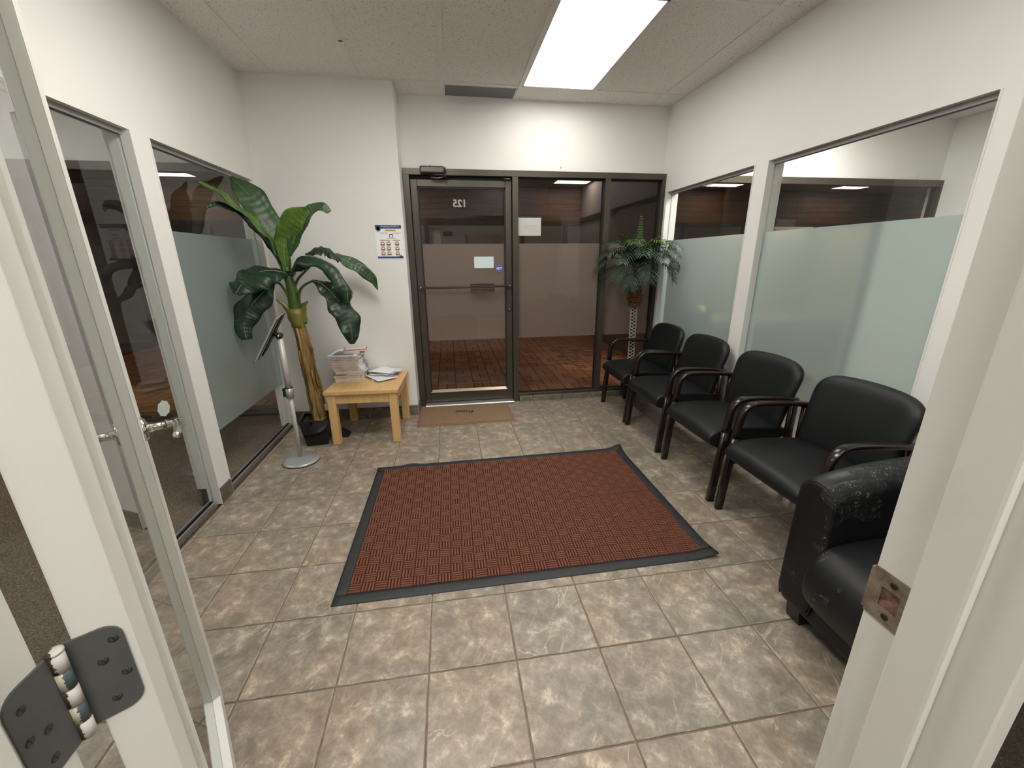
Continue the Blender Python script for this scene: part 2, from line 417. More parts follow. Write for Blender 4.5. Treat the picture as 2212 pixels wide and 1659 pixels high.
def thing(name, label, cat, loc=(0, 0, 0), rz=0, group=None):
    o = bpy.data.objects.new(name, None); COL.objects.link(o)
    o.empty_display_size = 0.05
    o.location = loc; o.rotation_euler = (0, 0, rz)
    o['label'] = label; o['category'] = cat
    if group: o['group'] = group
    return o
def tag(o, label, cat, group=None):
    o['label'] = label; o['category'] = cat
    if group: o['group'] = group
    return o
def struct(o, label=None):
    o['kind'] = 'structure'
    if label: o['label'] = label; o['category'] = label_cat(o.name)
    return o
def label_cat(n):
    w = n.split('_')[0].split('.')[0]
    return {'trim': 'trim', 'baseboard': 'baseboard'}.get(w, w)
def root(name, label=None, loc=(0, 0, 0), rz=0):
    o = bpy.data.objects.new(name, None); COL.objects.link(o); o.location = loc; o.rotation_euler = (0, 0, rz)
    o.empty_display_size = 0.05
    return struct(o, label)

def text(name, body, size, m, parent=None, matrix=None, bold=0.0, align='CENTER'):
    cu_ = bpy.data.curves.new(name, 'FONT'); cu_.body = body; cu_.size = size; cu_.align_x = align; cu_.align_y = 'CENTER'
    cu_.extrude = 0.0004; cu_.offset = bold
    t = bpy.data.objects.new(name + '_src', cu_); COL.objects.link(t)
    dg = bpy.context.evaluated_depsgraph_get()
    me = bpy.data.meshes.new_from_object(t.evaluated_get(dg))
    bpy.data.objects.remove(t); me.materials.clear(); me.materials.append(m)
    o = bpy.data.objects.new(name, me); COL.objects.link(o)
    if parent: o.parent = parent
    if matrix: o.matrix_local = matrix
    return o
def face_cam(loc, mirror=False):
    """text plane standing upright facing -Y; mirrored when seen from behind the glass"""
    R = Matrix(((1, 0, 0), (0, 0, -1), (0, 1, 0))).to_4x4()
    if mirror: R = R @ Matrix.Diagonal((-1, 1, 1, 1))
    return Matrix.Translation(loc) @ R

# ================================================================== ROOM SHELL
# ---- floor
fl = root('floor', 'reception floor of mottled brown-grey slate-look tiles with dark grout')
gb = bmesh.new(); bm_box(gb, XL, XR, YN0 - 0.02, YB - 0.03, -0.05, -0.004); obj('grout_bed', gb, M_GROUT, fl)
_tile_cache = {}
def tile_mesh(w, d):
    key = (round(w, 3), round(d, 3))
    if key not in _tile_cache:
        bm = bmesh.new(); g = 0.0032
        x, y = w / 2 - g, d / 2 - g; c = 0.0022
        lo = [bm.verts.new(p) for p in ((-x, -y, -0.008), (x, -y, -0.008), (x, y, -0.008), (-x, y, -0.008))]
        mi_ = [bm.verts.new(p) for p in ((-x, -y, -0.0022), (x, -y, -0.0022), (x, y, -0.0022), (-x, y, -0.0022))]
        tp = [bm.verts.new(p) for p in ((-x + c, -y + c, 0), (x - c, -y + c, 0), (x - c, y - c, 0), (-x + c, y - c, 0))]
        bm.faces.new(tp); bm.faces.new(lo[::-1])
        for i in range(4):
            j = (i + 1) % 4
            bm.faces.new((lo[i], lo[j], mi_[j], mi_[i])); bm.faces.new((mi_[i], mi_[j], tp[j], tp[i])).material_index = 1
        me = bpy.data.meshes.new('tile'); bm.to_mesh(me); bm.free(); me.materials.append(M_TILE); me.materials.append(M_TEDGE)
        _tile_cache[key] = me
    return _tile_cache[key]
for i in range(-5, 8):
    for j in range(-4, 9):
        x0, x1 = max(i * T, XL), min((i + 1) * T, XR); y0, y1 = max(j * T, YN0 - 0.02), min((j + 1) * T, YB - 0.03)
        if x1 - x0 < 0.012 or y1 - y0 < 0.012: continue
        if y0 > YA - 0.02 and x1 < XC: continue
        if y1 > YA and x1 < XC: y1 = YA
        t = bpy.data.objects.new('tile', tile_mesh(x1 - x0, y1 - y0)); COL.objects.link(t)
        t.parent = fl; t.location = ((x0 + x1) / 2, (y0 + y1) / 2, random.uniform(-0.0004, 0.0004))

# ---- partitions
PD0, PD1 = -0.36, 0.95      # left clear pane
struct(boxes('wall_left', M_WALL, [
    (XL - WT, XL, YN1, PD0, 0, ZW), (XL - WT, XL, 0.95, 1.075, 0, ZW), (XL - WT, XL, 2.183, YA, 0, ZW),
    (XL - WT, XL, YN1, YA, ZW, H + 0.05)]), 'white left partition above and between the glazing')
struct(boxes('wall_right', M_WALL, [
    (XR, XR + WT, YN1, 0.03, 0, ZW), (XR, XR + WT, 1.175, 1.294, 0, ZW), (XR, XR + WT, 2.436, YB + 0.1, 0, ZW),
    (XR, XR + WT, YN1, YB + 0.1, ZW, H + 0.05)]), 'white right partition behind the row of black chairs')
struct(boxes('wall_back', M_WALL, [(XL - WT, XC, YA, YB + 0.12, 0, H + 0.05), (XC, XR, YB, YB + 0.12, 2.136, H + 0.05)]),
       'white back wall stepping out left of the bronze storefront')
# near partition with the doorway the photograph is taken through
JX0, JX1 = -0.250, 0.645
struct(boxes('wall_near', M_WALL, [(-5.0, JX0 - 0.022, YN0, YN1, 0, H + 0.05), (JX0 - 0.022, XR + 0.4, YN0, YN1, 2.11, H + 0.05)]),
       'near partition around the open doorway')

# ---- other rooms
struct(boxes('floor_left_office', M_CARPET, [(-5.0, XL - 0.02, YN1, YB, -0.05, -0.002)]), 'brown carpet of the left office behind glass')
struct(boxes('floor_right_office', M_CARPET, [(XR + 0.02, 5.26, YN1, YB, -0.05, -0.002)]), 'carpet of the lit right office')
struct(boxes('floor_near_room', M_CARPET, [(-2.4, 3.0, -4.4, YN0 - 0.02, -0.05, -0.002)]), 'carpet of the near room')
struct(boxes('wall_left_office', M_WALL, [(-5.1, -5.0, YN1, YB + 0.1, 0, 2.75), (-5.0, XL - WT, YB, YB + 0.12, 2.136, 2.75)]), 'walls of the dim left office')
struct(boxes('wall_right_office', M_WALL, [(5.255, 5.35, YN1, YB + 0.1, 0, 2.75), (XR + WT, 5.255, YB, YB + 0.12, 2.136, 2.75), (XR + WT, 5.35, YN0, YN1, 0, 2.75)]), 'walls of the brightly lit right office')
struct(boxes('wall_near_room', M_WALL, [(-2.5, -2.4, -4.4, YN0, 0, 2.75), (3.0, 3.1, -4.4, YN0, 0, 2.75), (-2.5, 3.1, -4.5, -4.4, 0, 2.75)]), 'walls of the near room')

# ---- ceiling with lay-in tiles
ce = root('ceiling', 'suspended ceiling of speckled grey acoustic tiles in a metal grid')
TX = [XL] + [0.165 + 0.607 * k for k in range(-2, 4)] + [XR]
TY = [YN1, -0.19, 1.03, 2.252, YB]
LIGHT_CELL = (4, 2)
VENT_CELL = (3, 3)
gbm = bmesh.new()
for x in TX: bm_box(gbm, max(x - 0.0125, XL), min(x + 0.0125, XR), YN1, YB if x > XC else YA, H - 0.002, H + 0.012)
for y in TY: bm_box(gbm, XL if y < YA + 0.01 else XC, XR, max(y - 0.0125, YN1), min(y + 0.0125, YB), H - 0.0025, H + 0.0115)
obj('ceiling_grid', gbm, M_TBAR, ce)
for i in range(len(TX) - 1):
    for j in range(len(TY) - 1):
        x0, x1, y0, y1 = TX[i], TX[i + 1], TY[j], TY[j + 1]
        if j == 3:
            if x1 <= XC: continue
            x0 = max(x0, XC)
        if (i, j) in (LIGHT_CELL, VENT_CELL): continue
        box('tile', M_ACOU, (x0 + 0.001, x1 - 0.001, y0 + 0.001, y1 - 0.001, H + 0.004, H + 0.02), ce)
box('grid_clip', M_BLKPL, (-0.452, -0.428, 1.695, 1.707, H - 0.0055, H - 0.0025), ce)
box('plenum_deck', M_GREYPL, (XL - WT, XR + WT, YN0, YB + 0.12, H + 0.12, H + 0.16), ce)
struct(boxes('ceiling_left_office', M_ACOU, [(-5.1, XL - WT, YN0, YB + 0.12, 2.70, 2.76)]), 'ceiling of the left office')
rc = root('ceiling_right_office', 'tiled ceiling of the right office')
for i in range(5):
    for j in range(3):
        x0 = XR + WT + 0.01 + i * 0.59; y0 = YN1 + j * 1.2
        box('tile', M_ACOU, (x0 + 0.012, x0 + 0.578, y0 + 0.012, y0 + 1.188, 2.70, 2.72), rc)
box('grid_backing', M_TBAR, (XR + WT, 5.3, YN0, YB + 0.12, 2.715, 2.76), rc)
struct(boxes('ceiling_near_room', M_ACOU, [(-2.5, 3.1, -4.5, YN0, 2.70, 2.76)]), 'ceiling of the near room')

# ---- lamps
M_LAMP = {}
def lamp_mat(s, col=(1.0, 0.965, 0.90)):
    k = (s, col)
    if k not in M_LAMP: M_LAMP[k] = mat('lamp_diffuser', (0.9, 0.9, 0.9), 0.5, emit=col, estr=s)
    return M_LAMP[k]
def ceiling_lamp(name, label, x0, x1, y0, y1, z, s, col=(1.0, 0.965, 0.90), group=None):
    t = thing(name, label, 'ceiling light', ((x0 + x1) / 2, (y0 + y1) / 2, z), group=group)
    a, b = (x1 - x0) / 2, (y1 - y0) / 2
    boxes('frame', M_TBAR, [(-a, a, -b, -b + 0.012, 0, 0.03), (-a, a, b - 0.012, b, 0, 0.03), (-a, -a + 0.012, -b, b, 0, 0.03), (a - 0.012, a, -b, b, 0, 0.03)], t)
    bm = bmesh.new(); bm_box(bm, -a + 0.012, a - 0.012, -b + 0.012, b - 0.012, 0.006, 0.02)
    obj('diffuser', bm, lamp_mat(s, col), t)
    return t
ceiling_lamp('ceiling_light', 'bright white rectangular light panel in the reception ceiling grid', 0.785, 1.365, 1.05, 2.240, H - 0.001, LAMP_ROOM)
ceiling_lamp('ceiling_light', 'added unseen light panel above the near end of the reception', 0.785, 1.365, -0.95, -0.35, H - 0.014, FILL_NEAR)  # added out of view to even out the reception light
ceiling_lamp('ceiling_light', 'added unseen light panel above the rug, nearer than the visible one', -0.43, 0.15, -0.15, 0.99, H - 0.014, FILL_NEAR)  # second unseen panel, added to lift the left wall and ceiling
ceiling_lamp('ceiling_light', 'added unseen light panel in the near room ceiling behind the doorway', -0.3, 0.9, -3.0, -2.0, 2.685, FILL_BEHIND)  # unseen fill added behind the camera to brighten the jambs
ceiling_lamp('ceiling_light', 'dim light panel in the left office ceiling', -3.6, -3.0, 0.4, 1.6, 2.69, LAMP_LEFT)
ceiling_lamp('ceiling_light', 'light panel in the right office ceiling', 2.9, 3.5, 1.1, 2.1, 2.69, LAMP_RIGHT)
for x, lb in ((-4.35, 'corridor light panel seen through the left office glass'), (-1.1, 'corridor light panel hidden beyond the furred wall'), (2.08, 'small corridor light panel seen above the fixed storefront pane'), (5.05, 'corridor light panel seen through the farther right window'), (7.75, 'corridor light panel seen through the nearer right window')):
    ceiling_lamp('corridor_light', lb, x, x + 0.62, 5.95, 6.40, 2.688, LAMP_HALL, (1.0, 0.90, 0.78), 'corridor ceiling lights')

# ---- interior glazing
def glazing(n, label, gx, side, y0, y1, film):
    """full-height pane in a partition; side=+1 room lies at larger x"""
    w = root('window_%d' % n, label, (gx, (y0 + y1) / 2, 0))
    hl = (y1 - y0) / 2
    def lb(name, m, b, **k):
        bm = bmesh.new(); bm_box(bm, *b, k.get('bev', 0)); return obj(name, bm, m, w)
    lb('pane', M_GLASS, (-0.004, 0.004, -hl + 0.002, hl - 0.002, 0.012, ZW - 0.006))
    bm = bmesh.new()
    bm_box(bm, -0.016, -0.0055, -hl, hl, ZW - 0.022, ZW); bm_box(bm, 0.0055, 0.016, -hl, hl, ZW - 0.022, ZW)
    obj('head_channel', bm, M_GREYPL, w)
    bm = bmesh.new(); bm_box(bm, -0.0055, 0.0055, -hl, hl, ZW - 0.012, ZW - 0.004)
    obj('head_gasket', bm, M_BLACKRUB, w)
    bm = bmesh.new(); bm_box(bm, -0.020, -0.0135, -hl, hl, 0, 0.026); bm_box(bm, 0.0135, 0.020, -hl, hl, 0, 0.026)
    obj('floor_channel', bm, M_ALU, w)
    bm = bmesh.new(); bm_box(bm, -0.0135, -0.005, -hl, hl, 0, 0.022); bm_box(bm, 0.005, 0.0135, -hl, hl, 0, 0.022)
    obj('floor_gasket', bm, M_BLACKRUB, w)
    # reveal beads at both jambs, split by a dark seam
    for s in (-1, 1):
        bm = bmesh.new()
        for q in (-1, 1):
            a, b = sorted((q * 0.006, q * 0.05)); c, d = sorted((s * hl, s * (hl - 0.006)))
            bm_box(bm, a, b, c, d, 0.0, ZW)
        obj('jamb_bead', bm, M_WHITE, w)
    if film:
        a, b = sorted((side * 0.005, side * 0.0065))
        lb('frosted_film', M_FROST, (a, b, -hl + 0.004, hl - 0.004, 0.39, 1.55))
    return w
GL, GR = -1.322, 2.228
w1 = glazing(1, 'clear full-height pane in the left partition nearest the open door', GL, 1, PD0, PD1, False)
w2 = glazing(2, 'frosted full-height pane in the left partition behind the banana plant', GL, 1, 1.075, 2.183, True)
w3 = glazing(3, 'frosted pane in the right partition beside the palm', GR, -1, 1.294, 2.436, True)
w4 = glazing(4, 'wide frosted pane in the right partition behind the nearer chairs', GR, -1, 0.03, 1.175, True)
# round-cornered pale sticker on the clear pane
bm = bmesh.new()
poly = []
for k in range(24):
    a = 2 * math.pi * k / 24; r = 0.044 * (1 + 0.07 * math.cos(8 * a + 0.4))
    poly.append((0.755 - (PD0 + PD1) / 2 + r * math.cos(a), 0.684 + 0.9 * r * math.sin(a)))
prism(bm, poly, 'x', 0.0042, 0.0050)
obj('pale_sticker', bm, mat('pale_green_sticker', (0.52, 0.60, 0.56), 0.6), w1)

# ---- reveals / office sides: grey post boots seen behind the panes
struct(boxes('baseboard_left_office', mat('grey_vinyl_base', (0.09, 0.095, 0.09), 0.6), [(XL - WT - 0.004, XL - WT + 0.05, 0.944, 0.9495, 0, 0.11), (XL - WT, -5.0, YB - 0.01, YB, 0, 0.001)]))

# ---- tile baseboards
bb = root('baseboard_back', 'row of dark brown tiles along the foot of the furred wall')
x = XL
while x < XC - 0.01:
    x1 = min(x + T, XC)
    box('tile', M_TILEB, (x + 0.002, x1 - 0.002, YA - 0.009, YA - 0.0005, 0.0, 0.098), bb, 0.0015)
    x = x1
box('tile', M_TILEB, (XC + 0.0005, XC + 0.009, YA + 0.002, YB - 0.06, 0, 0.098), bb, 0.0015)
bp_ = root('baseboard_left', 'short tile at the foot of the white post between the left panes')
box('tile', M_TILEB, (XL + 0.0005, XL + 0.009, 0.952, 1.073, 0, 0.098), bp_, 0.0015)
box('tile', M_TILEB, (XL + 0.0005, XL + 0.009, 2.185, YA - 0.01, 0, 0.098), bp_, 0.0015)
box('tile', M_TILEB, (XL + 0.0005, XL + 0.009, YN1 + 0.01, PD0 - 0.002, 0, 0.098), bp_, 0.0015)
bs = root('baseboard_storefront', 'row of narrow grey tiles under the fixed storefront panes')
M_TILES = tile_mat('sill_tile', 0.72, 0.45)
x = 0.795; w_ = 0.14
while x < XR - 0.01:
    x1 = min(x + w_, XR); w_ = T
    box('tile', M_TILES, (x + 0.002, x1 - 0.002, YB - 0.075, YB + 0.04, 0.0, 0.052), bs, 0.0015)
    x = x1
br = root('baseboard_right', 'tiles at the foot of the right partition posts')
for a, b in ((1.177, 1.292), (2.44, 2.518)):
    box('tile', M_TILEB, (XR - 0.009, XR - 0.0005, a, b, 0, 0.098), br, 0.0015)

# ---- storefront
sf = root('trim_storefront', 'dark bronze aluminium storefront frame across the back wall', (0, YB, 0))
FY0, FY1 = -0.05, 0.05
def sb(name, b, m=M_BRONZE, bev=0.0015, parent=sf, y=0):
    return box(name, m, b, parent, bev)
sb('header', (XC + 0.001, XR - 0.001, FY0, FY1, 2.085, 2.135))
sb('left_jamb', (XC + 0.001, -0.148, FY0, FY1, 0.0, 2.085))
sb('mullion', (0.738, 0.790, FY0, FY1, 0.0, 2.085))
sb('mullion', (1.598, 1.650, FY0, FY1, 0.052, 2.085))
sb('right_jamb', (2.150, XR - 0.001, FY0, FY1, 0.052, 2.085))
sb('sill', (0.790, 1.598, FY0 + 0.01, FY1, 0.052, 0.075)); sb('sill', (1.650, 2.150, FY0 + 0.01, FY1, 0.052, 0.075))
sb('door_stop', (-0.148, 0.738, 0.012, FY1, 2.060, 2.085), M_BLACKRUB)
for x0, x1, nm in ((0.790, 1.598, 'wide_pane'), (1.650, 2.150, 'narrow_pane')):
    sb(nm, (x0, x1, 0.004, 0.010, 0.075, 2.085), M_TINT, 0)
    boxes('gasket', M_BLACKRUB, [(x0, x0 + 0.008, -0.004, 0.018, 0.075, 2.085), (x1 - 0.008, x1, -0.004, 0.018, 0.075, 2.085), (x0, x1, -0.004, 0.018, 2.072, 2.085), (x0, x1, -0.004, 0.018, 0.075, 0.083)], sf)
    sb('frosted_film', (x0 + 0.008, x1 - 0.008, 0.0115, 0.0125, 0.645, 1.532), M_FROST2, 0)
th = struct(box('trim_threshold', M_ALU, (-0.148, 0.738, YB - 0.11, YB + 0.05, 0.0, 0.022), bev=0.006), 'bright aluminium threshold under the glass entrance door')

# storefronts of the neighbouring offices
for nm, xs in (('trim_left_storefront', [-5.0, -3.9, -2.75, -1.39]), ('trim_right_storefront', [2.296, 3.35, 4.35, 5.254])):
    r_ = root(nm, 'bronze storefront frame at the back of the ' + ('left' if 'left' in nm else 'right') + ' office', (0, YB, 0))
    box('header', M_BRONZE, (xs[0], xs[-1], -0.04, 0.05, 2.075, 2.136), r_)
    box('sill', M_BRONZE, (xs[0], xs[-1], -0.04, 0.05, 0.0, 0.07), r_)
    for k, x in enumerate(xs):
        if nm == 'trim_right_storefront' and 0 < k < 3: continue
        if nm == 'trim_left_storefront' and 0 < k < 3: continue
        a = max(x - 0.025, xs[0]); b = min(x + 0.025, xs[-1])
        box('mullion', M_BRONZE, (a, b, -0.04, 0.05, 0.07, 2.075), r_)
    box('pane', M_TINT, (xs[0], xs[-1], 0.0, 0.006, 0.07, 2.075), r_)

# ---- entrance door leaf
d1 = root('door_1', 'bronze framed glass entrance door with push bar and number 125', (0, YB, 0))
DX0, DX1 = -0.143, 0.733
box('stile', M_BRONZE, (DX0, DX0 + 0.056, -0.022, 0.022, 0.028, 2.055), d1, 0.003)
box('stile', M_BRONZE, (DX1 - 0.056, DX1, -0.022, 0.022, 0.028, 2.055), d1, 0.003)
box('top_rail', M_BRONZE, (DX0 + 0.056, DX1 - 0.056, -0.022, 0.022, 1.998, 2.055), d1, 0.003)
box('bottom_rail', M_BRONZE, (DX0 + 0.056, DX1 - 0.056, -0.022, 0.022, 0.028, 0.128), d1, 0.003)
bm = bmesh.new()
prism(bm, [(-0.022, 0.128), (0.0, 0.150), (0.0, 0.128)], 'x', DX0 + 0.056, DX1 - 0.056)
obj('glazing_bead', bm, mat('bead_pale_bronze', (0.42, 0.34, 0.28), 0.3, 0.4), d1)
box('pane', M_TINT, (DX0 + 0.056, DX1 - 0.056, 0.0, 0.006, 0.128, 1.998), d1)
boxes('gasket', M_BLACKRUB, [(DX0 + 0.056, DX0 + 0.066, -0.014, 0.012, 0.128, 1.998), (DX1 - 0.066, DX1 - 0.056, -0.014, 0.012, 0.128, 1.998), (DX0 + 0.056, DX1 - 0.056, -0.014, 0.012, 1.985, 1.998)], d1)
box('frosted_film', M_FROST2, (DX0 + 0.066, DX1 - 0.066, 0.0072, 0.0082, 0.645, 1.530), d1)
# push bar
pb = tube('push_bar', M_BRONZE, [(DX0 + 0.03, -0.065, 1.146), (0.33, -0.065, 1.150), (DX1 - 0.03, -0.065, 1.154)], 0.0105, 12, d1)
for xx in (DX0 + 0.028, DX1 - 0.028):
    tube('bracket', M_BRONZE, [(xx, -0.02, 1.150), (xx, -0.078, 1.150)], 0.016, 14, pb)
lathe('end_knob', M_CHROME, [(0.0, 0), (0.008, 0.001), (0.009, 0.005), (0.0, 0.009)], 12, pb).matrix_local = Matrix.Translation((DX0 + 0.028, -0.078, 1.150)) @ Matrix.Rotation(math.pi / 2, 4, 'X')
bm = bmesh.new()
bm_box(bm, 0.335, 0.560, -0.084, -0.078, 1.102, 1.182)
for k in range(6):
    z = 1.108 + k * 0.0136
    bm_tube(bm, [(0.335, -0.088, z), (0.560, -0.088, z)], 0.0050, 8)
obj('ribbed_push_plate', bm, mat('ribbed_metal', (0.10, 0.075, 0.062), 0.25, 0.5), pb)
# pull handle outside
tube('pull_handle', M_BRONZE, [(DX0 + 0.03, 0.02, 0.93)] + spline([(DX0 + 0.035, 0.055, 0.93), (DX0 + 0.09, 0.075, 0.915), (DX0 + 0.112, 0.08, 0.87), (DX0 + 0.112, 0.08, 0.78), (DX0 + 0.09, 0.075, 0.73), (DX0 + 0.035, 0.055, 0.712)], 20) + [(DX0 + 0.03, 0.02, 0.712)], 0.010, 10, d1)
lathe('lock_cylinder', M_BRONZE, [(0, 0), (0.019, 0.0), (0.019, 0.004), (0.014, 0.010), (0.0, 0.010)], 20, d1).matrix_local = Matrix.Translation((DX1 - 0.026, -0.022, 0.925)) @ Matrix.Rotation(math.pi / 2, 4, 'X')
# number, stickers, sheets on the door glass
nt_ = text('door_number', '125', 0.083, M_VINYLW, d1, face_cam((0.272, 0.0068, 1.868), True), 0.0022)
ad = thing('sticker', 'blue octagonal ADT security sticker on the entrance door glass', 'sticker', (0.615, YB - 0.0008, 1.311))
bm = bmesh.new(); prism(bm, [(0.035 * math.cos(math.pi / 8 + k * math.pi / 4), 0.035 * math.sin(math.pi / 8 + k * math.pi / 4)) for k in range(8)], 'y', -0.0006, 0.0006)
obj('sticker_face', bm, M_STKBLUE, ad)
text('lettering', 'ADT', 0.026, M_VINYLW, ad, face_cam((0, -0.0012, 0)), 0.0012)
bm = bmesh.new()
for k in range(8):
    a = math.pi / 8 + k * math.pi / 4; b = a + math.pi / 4
    bm_tube(bm, [(0.031 * math.cos(a), -0.0008, 0.031 * math.sin(a)), (0.031 * math.cos(b), -0.0008, 0.031 * math.sin(b))], 0.0006, 4)
obj('outline', bm, mat('light_blue_print', (0.3, 0.34, 0.7), 0.5), ad)
tag(box('paper_notice', M_PAPERB, (0.382, 0.564, YB - 0.002, YB - 0.0008, 1.316, 1.418)), 'blank pale sheet taped to the entrance door glass', 'notice')
pn_ = thing('paper_notice', 'white printed sheet in a plastic sleeve on the fixed storefront pane', 'notice', (0.905, YB - 0.0008 + 0.003, 1.60))
boxes('sheet', M_PAPER, [(-0.109, 0.106, -0.0022, -0.001, 0, 0.155)], pn_)
boxes('sleeve', M_PLAST, [(-0.118, 0.116, -0.0030, -0.0024, -0.004, 0.182)], pn_)
boxes('sleeve_strip', M_INK, [(-0.104, 0.104, -0.0020, -0.001, 0.158, 0.168)], pn_)
bm = bmesh.new()
for k in range(3): bm_box(bm, -0.066, 0.066, -0.0034, -0.0030, 0.062 + k * 0.011, 0.068 + k * 0.011)
obj('print_line', bm, M_INKG, pn_)['kind'] = 'stuff'

# door closer
dc = thing('door_closer', 'dark bronze door closer mounted on the storefront header', 'door closer', (0.05, YB - 0.05, 2.09))
bm = bmesh.new(); bm_box(bm, -0.102, 0.102, -0.062, -0.001, -0.002, 0.055, 0.012, 3); obj('body', bm, M_BRONZE, dc, smooth=False)
tube('end_cap', M_BLKPL, [(0.100, -0.03, 0.026), (0.114, -0.03, 0.026)], 0.024, 16, dc)
tube('spindle', M_NICKEL, [(-0.012, -0.03, 0.052), (-0.012, -0.03, 0.066)], 0.006, 10, dc)
tube('arm', M_BLKPL, [(-0.01, -0.035, -0.008), (0.03, -0.045, -0.012), (0.10, -0.05, -0.014)], 0.010, 8, dc)
tube('arm_joint', M_BLKPL, [(0.10, -0.05, -0.034), (0.10, -0.05, 0.004)], 0.016, 12, dc)
tube('forearm', M_NICKEL, [(0.10, -0.05, -0.028), (0.045, -0.04, -0.036), (-0.015, -0.032, -0.030)], 0.006, 8, dc)
tag(tube('roller_catch', M_BRONZE, [(0.66, YB - 0.06, 2.062), (0.72, YB - 0.06, 2.062)], 0.009, 12), 'small bronze roller catch under the storefront header', 'door catch')
hk = tube('wall_hook', M_WHITE, [(1.185, YB - 0.001, 2.172), (1.185, YB - 0.02, 2.172), (1.185, YB - 0.022, 2.185)], 0.0035, 8)
tag(hk, 'tiny white hook above the storefront header', 'hook')

# ================================================================== CORRIDOR
HX0, HX1, HY0, HY1 = -7.5, 11.5, YB + 0.05, 6.8
pf = root('floor_corridor', 'red-brown clay paver floor of the corridor beyond the storefront')
bm = bmesh.new(); bm_box(bm, HX0, HX1, HY0, HY1, -0.05, -0.005); obj('mortar_bed', bm, M_PJOINT, pf)
P = 0.205
def paver_verts(w, d, g=0.004):
    x, y, c = w / 2 - g, d / 2 - g, 0.003
    lo = [(-x, -y, -0.006), (x, -y, -0.006), (x, y, -0.006), (-x, y, -0.006)]
    tp = [(-x + c, -y + c, 0), (x - c, -y + c, 0), (x - c, y - c, 0), (-x + c, y - c, 0)]
    return lo + tp, [(4, 5, 6, 7)] + [(i, (i + 1) % 4, 4 + (i + 1) % 4, 4 + i) for i in range(4)]
pv, pff = paver_verts(P, P / 2)
pm = bpy.data.meshes.new('paver'); pm.from_pydata(pv, [], pff); pm.materials.append(M_PAVE)
far_v, far_f = [], []
cnt = 0
for j in range(0, 21):
    for i in range(-24, 30):
        cx, cy = i * P + 0.06, HY0 + 0.02 + (j + 0.5) * P
        if cy > HY1: continue
        turned = (i + j) % 2 == 0
        near = (-0.30 <= cx <= 2.30 and j < 11)
        if not near and not (cx > -5.2 and cx < 6.0): continue
        for q in (-1, 1):
            if turned: px, py, rz = cx + q * P / 4, cy, math.pi / 2
            else: px, py, rz = cx, cy + q * P / 4, 0
            if near and cnt < 290:
                o = bpy.data.objects.new('paver', pm); COL.objects.link(o); o.parent = pf
                o.location = (px, py, random.uniform(-0.0008, 0.0008)); o.rotation_euler = (0, 0, rz); cnt += 1
            else:
                b0 = len(far_v); dz = random.uniform(-0.0008, 0.0008)
                for (vx, vy, vz) in pv:
                    if rz: vx, vy = -vy, vx
                    far_v.append((px + vx, py + vy, vz + dz))
                far_f += [tuple(b0 + k for k in f) for f in pff]
fm_ = bpy.data.meshes.new('far_pavers'); fm_.from_pydata(far_v, [], far_f)
M_PAVE2 = mottled('clay_paver_far', [(0.3, (0.34, 0.135, 0.065)), (0.5, (0.48, 0.21, 0.105)), (0.7, (0.60, 0.30, 0.15))], 5, 0.38, bstr=0)
fm_.materials.append(M_PAVE2)
fo = bpy.data.objects.new('paver_field', fm_); COL.objects.link(fo); fo.parent = pf; fo['kind'] = 'stuff'
struct(boxes('ceiling_corridor', M_HALLC, [(HX0, HX1, YB + 0.12, HY1 + 1.2, 2.70, 2.76)]), 'brown-grey corridor ceiling')
# far side: plank bulkhead over a glazed shop front
wb = root('wall_corridor', 'corridor bulkhead of horizontal wooden planks over the far shop front')
nP = 6
for k in range(nP):
    z0 = 2.085 + k * (0.61 / nP)
    for s in range(8):
        xa = HX0 + s * 2.4; xb = min(xa + 2.4, HX1)
        if xa >= HX1: continue
        box('plank', M_WOOD, (xa + 0.002, xb - 0.002, HY1, HY1 + 0.02, z0 + 0.002, z0 + 0.61 / nP - 0.002), wb)
box('backing', M_INK, (HX0, HX1, HY1 + 0.021, HY1 + 0.05, 2.08, 2.70), wb)
fs = root('trim_far_shopfront', 'dark framed shop front across the corridor')
box('header', M_BRONZE, (HX0, HX1, HY1 - 0.02, HY1 + 0.05, 2.01, 2.083), fs)
for x in (-6.5, -5.2, -3.93, -2.6, -1.2, -0.22, 1.60, 2.45, 3.6, 4.9, 6.3, 8.0, 9.6):
    box('mullion', M_BRONZE, (x - 0.04, x + 0.04, HY1 - 0.02, HY1 + 0.05, 0, 2.01), fs)
box('pane', glass('shop_pane', (0.93, 0.93, 0.92), 1.5), (HX0, HX1, HY1, HY1 + 0.006, 0, 2.01), fs)
struct(boxes('wall_shop', M_HALLW, [(HX0, HX1, HY1 + 1.1, HY1 + 1.2, 0, 2.75), (HX0, HX0 + 0.1, HY0, HY1 + 1.2, 0, 2.75), (HX1 - 0.1, HX1, HY0, HY1 + 1.2, 0, 2.75)]), 'pale wall inside the shop across the corridor')
struct(boxes('floor_shop', M_HALLW, [(HX0, HX1, HY1, HY1 + 1.2, -0.05, 0)]), 'floor of the shop across the corridor')
ceiling_lamp('ceiling_light', 'light panel inside the shop across the corridor', -1.0, 5.0, 7.3, 7.5, 2.69, 1.2)
ceiling_lamp('ceiling_light', 'warm light panel inside the lit shop at the right end of the corridor', 8.2, 11.0, 7.2, 7.6, 2.69, 9.0, (1.0, 0.82, 0.6))
tag(boxes('restroom_sign', M_INK, [(0.08, 0.26, HY1 - 0.06, HY1 - 0.045, 1.82, 1.90)]), 'small dark sign hanging by the far shop front', 'sign')
tag(box('leaning_board', M_PAPER, (-0.14, 0.03, HY1 + 0.06, HY1 + 0.08, 1.4, 1.98)), 'pale board standing in the far shop window', 'board')
